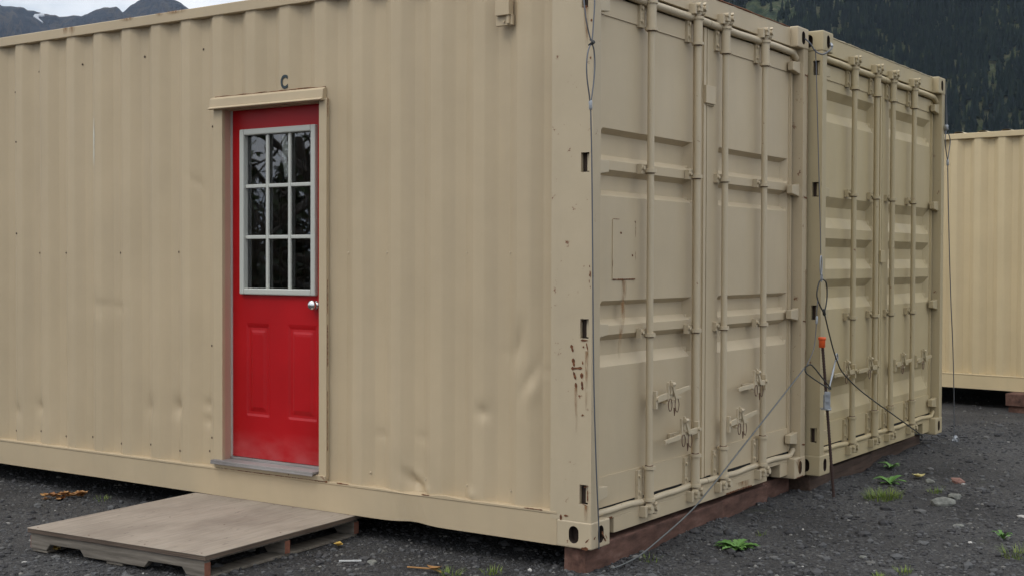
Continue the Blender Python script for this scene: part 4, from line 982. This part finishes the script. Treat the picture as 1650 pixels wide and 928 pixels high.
for k in range(46):
    t = random.random(); x, y = -.17+.15*t+random.gauss(0, .018), 3.49-.12*t+random.gauss(0, .02); leaf(mb, x, y, gh(x, y)+random.uniform(.004, .028), random.uniform(.03, .055), random.uniform(0, 6.3), random.uniform(.2, .8))
mb.build('leaf_pile', M_DRY, None, label='pile of dry orange brown leaves beneath the left part of the container', cat='leaves', kind='stuff')
def one_leaf(x, y, L, a, m, label):
    mb = MB(); leaf(mb, 0, 0, .008, L, a, .5); leaf(mb, L*.25, L*.15, .012, L*.6, a+1, .5); mb.build('fallen_leaf', m, None, loc=(x, y, gh(x, y)+.002), label=label, cat='leaf')
one_leaf(-.20, 1.27, .06, .5, M_YEL, 'curled orange leaf at the right corner of the pallet')
one_leaf(3.39, -.37, .085, -.9, M_PALEL, 'pale yellow leaf on the gravel behind the brick piece')
one_leaf(-1.02, 2.28, .06, 1.2, M_YEL, 'yellowish leaf at the left foot of the pallet')
mb = MB(); mb.tube(spline([(-.02, .06, .012), (.0, 0, .012), (.0, -.07, .016), (-.005, -.12, .01)], 5), [.004]*15+[.003], 6); leaf(mb, -.005, -.08, .016, .07, 1.8, .5)
mb.build('twig', M_DRY, None, loc=(-.32, .68, gh(-.32, .68)), label='reddish twig with a shrivelled leaf under the long side of the container', cat='twig')
def rock(name, x, y, sx, sy, sz, rz, m, label, cat, seed=0, square=False):
    V, F = ico(2 if not square else 3); rng = np.random.RandomState(seed)
    if square: V = np.sign(V)*np.abs(V)**.45
    dirs = rng.randn(7, 3); dirs /= np.linalg.norm(dirs, axis=1)[:, None]
    for d in dirs:
        lim = rng.uniform(.6, .85); q = V@d; V = V-np.clip(q-lim, 0, None)[:, None]*d*.95
    V = V*(1+.04*rng.randn(len(V), 1)); c, s = math.cos(rz), math.sin(rz)
    V = V*[sx, sy, sz]; V = np.stack([V[:, 0]*c-V[:, 1]*s, V[:, 0]*s+V[:, 1]*c, V[:, 2]], -1)
    o = raw(name, V, F, m, smooth=False, label=label, cat=cat); o.location = (x, y, gh(x, y)+sz*.35); return o
rock('rock', 2.57, -.76, .085, .046, .034, -.7, M_ROCK, 'pale angular rock lying on the gravel right of the grass tuft', 'rock', 3)
rock('rock', 2.80, -.76, .05, .04, .025, .3, M_ROCK, 'smaller grey rock just behind the pale angular rock', 'rock', 5)
rock('brick_piece', 3.39, -.61, .042, .036, .028, -.5, M_BRICK, 'broken reddish brick piece lying on the gravel', 'brick', 8, True)
rock('rock', -.35, .935, .034, .024, .012, .9, M_ROCK, 'rounded flat pale pebble right of the pallet', 'rock', 9)
rock('rock', 3.33, -.46, .05, .03, .02, .4, M_ROCK, 'low grey rock beside the yellow leaf', 'rock', 11)
rock('rock', 1.05, -.83, .03, .02, .008, .4, M_ROCK, 'pale flat stone in front of the jagged weed, the largest of them', 'rock', 13)
rock('rock', 2.0, -1.0, .04, .025, .012, -.4, M_ROCK, 'flat pale stone midway to the right edge of the yard', 'rock', 15)
rock('rock', .72, -.62, .022, .02, .008, .4, M_ROCK, 'small pale chip of stone below the jagged weed', 'rock', 17)
b = MB(); b.box(-.05, .05, -.003, .003, 0, .006); o = b.build('plastic_straw', mat('white_plastic', (.6, .6, .58), .5)[0], None, loc=(-.40, 1.02, gh(-.40, 1.02)+.004), label='thin white strip lying right of the pallet', cat='strip'); o.rotation_euler.z = -.9

# ------------------------------------------------------------------ trees behind the camera side, seen mirrored in the door glass
M_BARK = mat('bark', (.07, .06, .05), .9)[0]
M_LEAF = leafmat('tree_leaf', (.02, .04, .012), (.05, .08, .02)); M_NEED = leafmat('spruce_needle', (.012, .025, .014), (.03, .05, .025))
def broadleaf(x, y, h, label, seed):
    rnd = random.Random(seed); root = empty('alder_tree', (x, y, -.12), label=label, cat='tree', group='trees across the yard'); t = MB(); tips = []
    def grow(p, d, L, r, lv):
        P = [p]; rs = [r]; 
        for i in range(5):
            d = (d+Vector((rnd.gauss(0, .16), rnd.gauss(0, .16), rnd.gauss(.03, .1)))).normalized(); P.append(P[-1]+d*L/5); rs.append(r*(1-.12*(i+1)))
        t.tube(P, rs, 6)
        if lv == 0: tips.extend(P[2:]); return
        for k in range(4 if lv > 1 else 5):
            q = rnd.choice(P[1:] if lv < 3 else P[1:]); a = rnd.uniform(0, 6.28); nd = (d*.5+Vector((math.cos(a), math.sin(a), rnd.uniform(-.1, .6)))).normalized(); grow(q, nd, L*.62, r*.5, lv-1)
    grow(Vector((0, 0, 0)), Vector((0, 0, 1)), h*.55, .15, 3); t.build('trunk', M_BARK, root)
    c = MB()
    for p in tips:
        if rnd.random() < .66: continue
        for k in range(5):
            q = p+Vector((rnd.gauss(0, .22), rnd.gauss(0, .22), rnd.gauss(0, .2))); a = Vector((rnd.gauss(0, 1), rnd.gauss(0, 1), rnd.gauss(0, 1))).normalized(); b_ = a.orthogonal().normalized(); s = rnd.uniform(.04, .08); e = a.cross(b_)
            c.add([q-b_*s, q-e*s*.5, q+b_*s, q+e*s*.5], [(0, 1, 2, 3)])
    c.build('crown', M_LEAF, root)
def spruce(x, y, h, label, seed):
    rnd = random.Random(seed); root = empty('spruce_tree', (x, y, -.12), label=label, cat='tree', group='trees across the yard'); t = MB(); t.tube([(0, 0, 0), (0, 0, h*.5), (0, 0, h)], [.16, .09, .01], 8); t.build('trunk', M_BARK, root)
    c = MB(); z = .25
    while z < h:
        L = (h-z)*.24+.15
        for k in range(9):
            a = rnd.uniform(0, 6.28); l = L*rnd.uniform(.7, 1.15); d = Vector((math.cos(a), math.sin(a), -.25)); s = Vector((-math.sin(a), math.cos(a), 0))
            for j in range(7):
                f = (j+.5)/7; w = l*.2*(1-f)+.05; p = Vector((0, 0, z))+d*l*f+Vector((0, 0, rnd.gauss(0, .04)))
                c.add([p-s*w-d*.06, p+d*.1*l+Vector((0, 0, -.05)), p+s*w-d*.06, p-d*.10*l], [(0, 1, 2, 3)])
        z += .16+.02*h/8
    c.build('crown', M_NEED, root)
broadleaf(-8.2, 11.2, 6.5, 'bare limbed alder across the yard facing the red door', 4)
broadleaf(-9.6, 10.2, 6.0, 'second alder across the yard facing the red door', 9)
for k, (x, y, h, lb) in enumerate([(-12, 14.5, 3.1, 'first'), (-13.0, 13.2, 3.4, 'second'), (-14.2, 12.0, 3.0, 'third'), (-10.9, 15.6, 3.5, 'fourth'), (-15.2, 10.9, 3.4, 'fifth'), (-11.6, 13.4, 2.5, 'sixth'), (-9.8, 16.8, 3.0, 'seventh'), (-13.6, 11.2, 2.8, 'eighth'), (-10.2, 14.2, 2.6, 'ninth')]):
    spruce(x, y, h, lb+' dark young spruce in the row across the yard', 20+k)
for k in range(16):
    spruce(-9.6-k*.55, 18.2-k*.56+.5*math.sin(k*2), 3.5+.35*math.sin(k*3), 'dark spruce in the tall hedge row behind the young trees', 50+k)

# ------------------------------------------------------------------ air
USE_HAZE = True
if USE_HAZE:
    b = MB(); b.box(-7500, 7500, -7500, 7500, -12, 1500)
    m = bpy.data.materials.new('haze_air'); m.use_nodes = True; nt = m.node_tree; nt.nodes.clear(); o_ = nt.nodes.new('ShaderNodeOutputMaterial'); v = nt.nodes.new('ShaderNodeVolumePrincipled')
    v.inputs['Color'].default_value = (.62, .76, 1, 1); v.inputs['Density'].default_value = 3.4e-5; v.inputs['Anisotropy'].default_value = .2
    nt.links.new(v.outputs[0], o_.inputs['Volume'])
    b.build('haze', m, None, kind='stuff', label='thin blue haze filling the valley', cat='haze')
    S.cycles.volume_bounces = 0
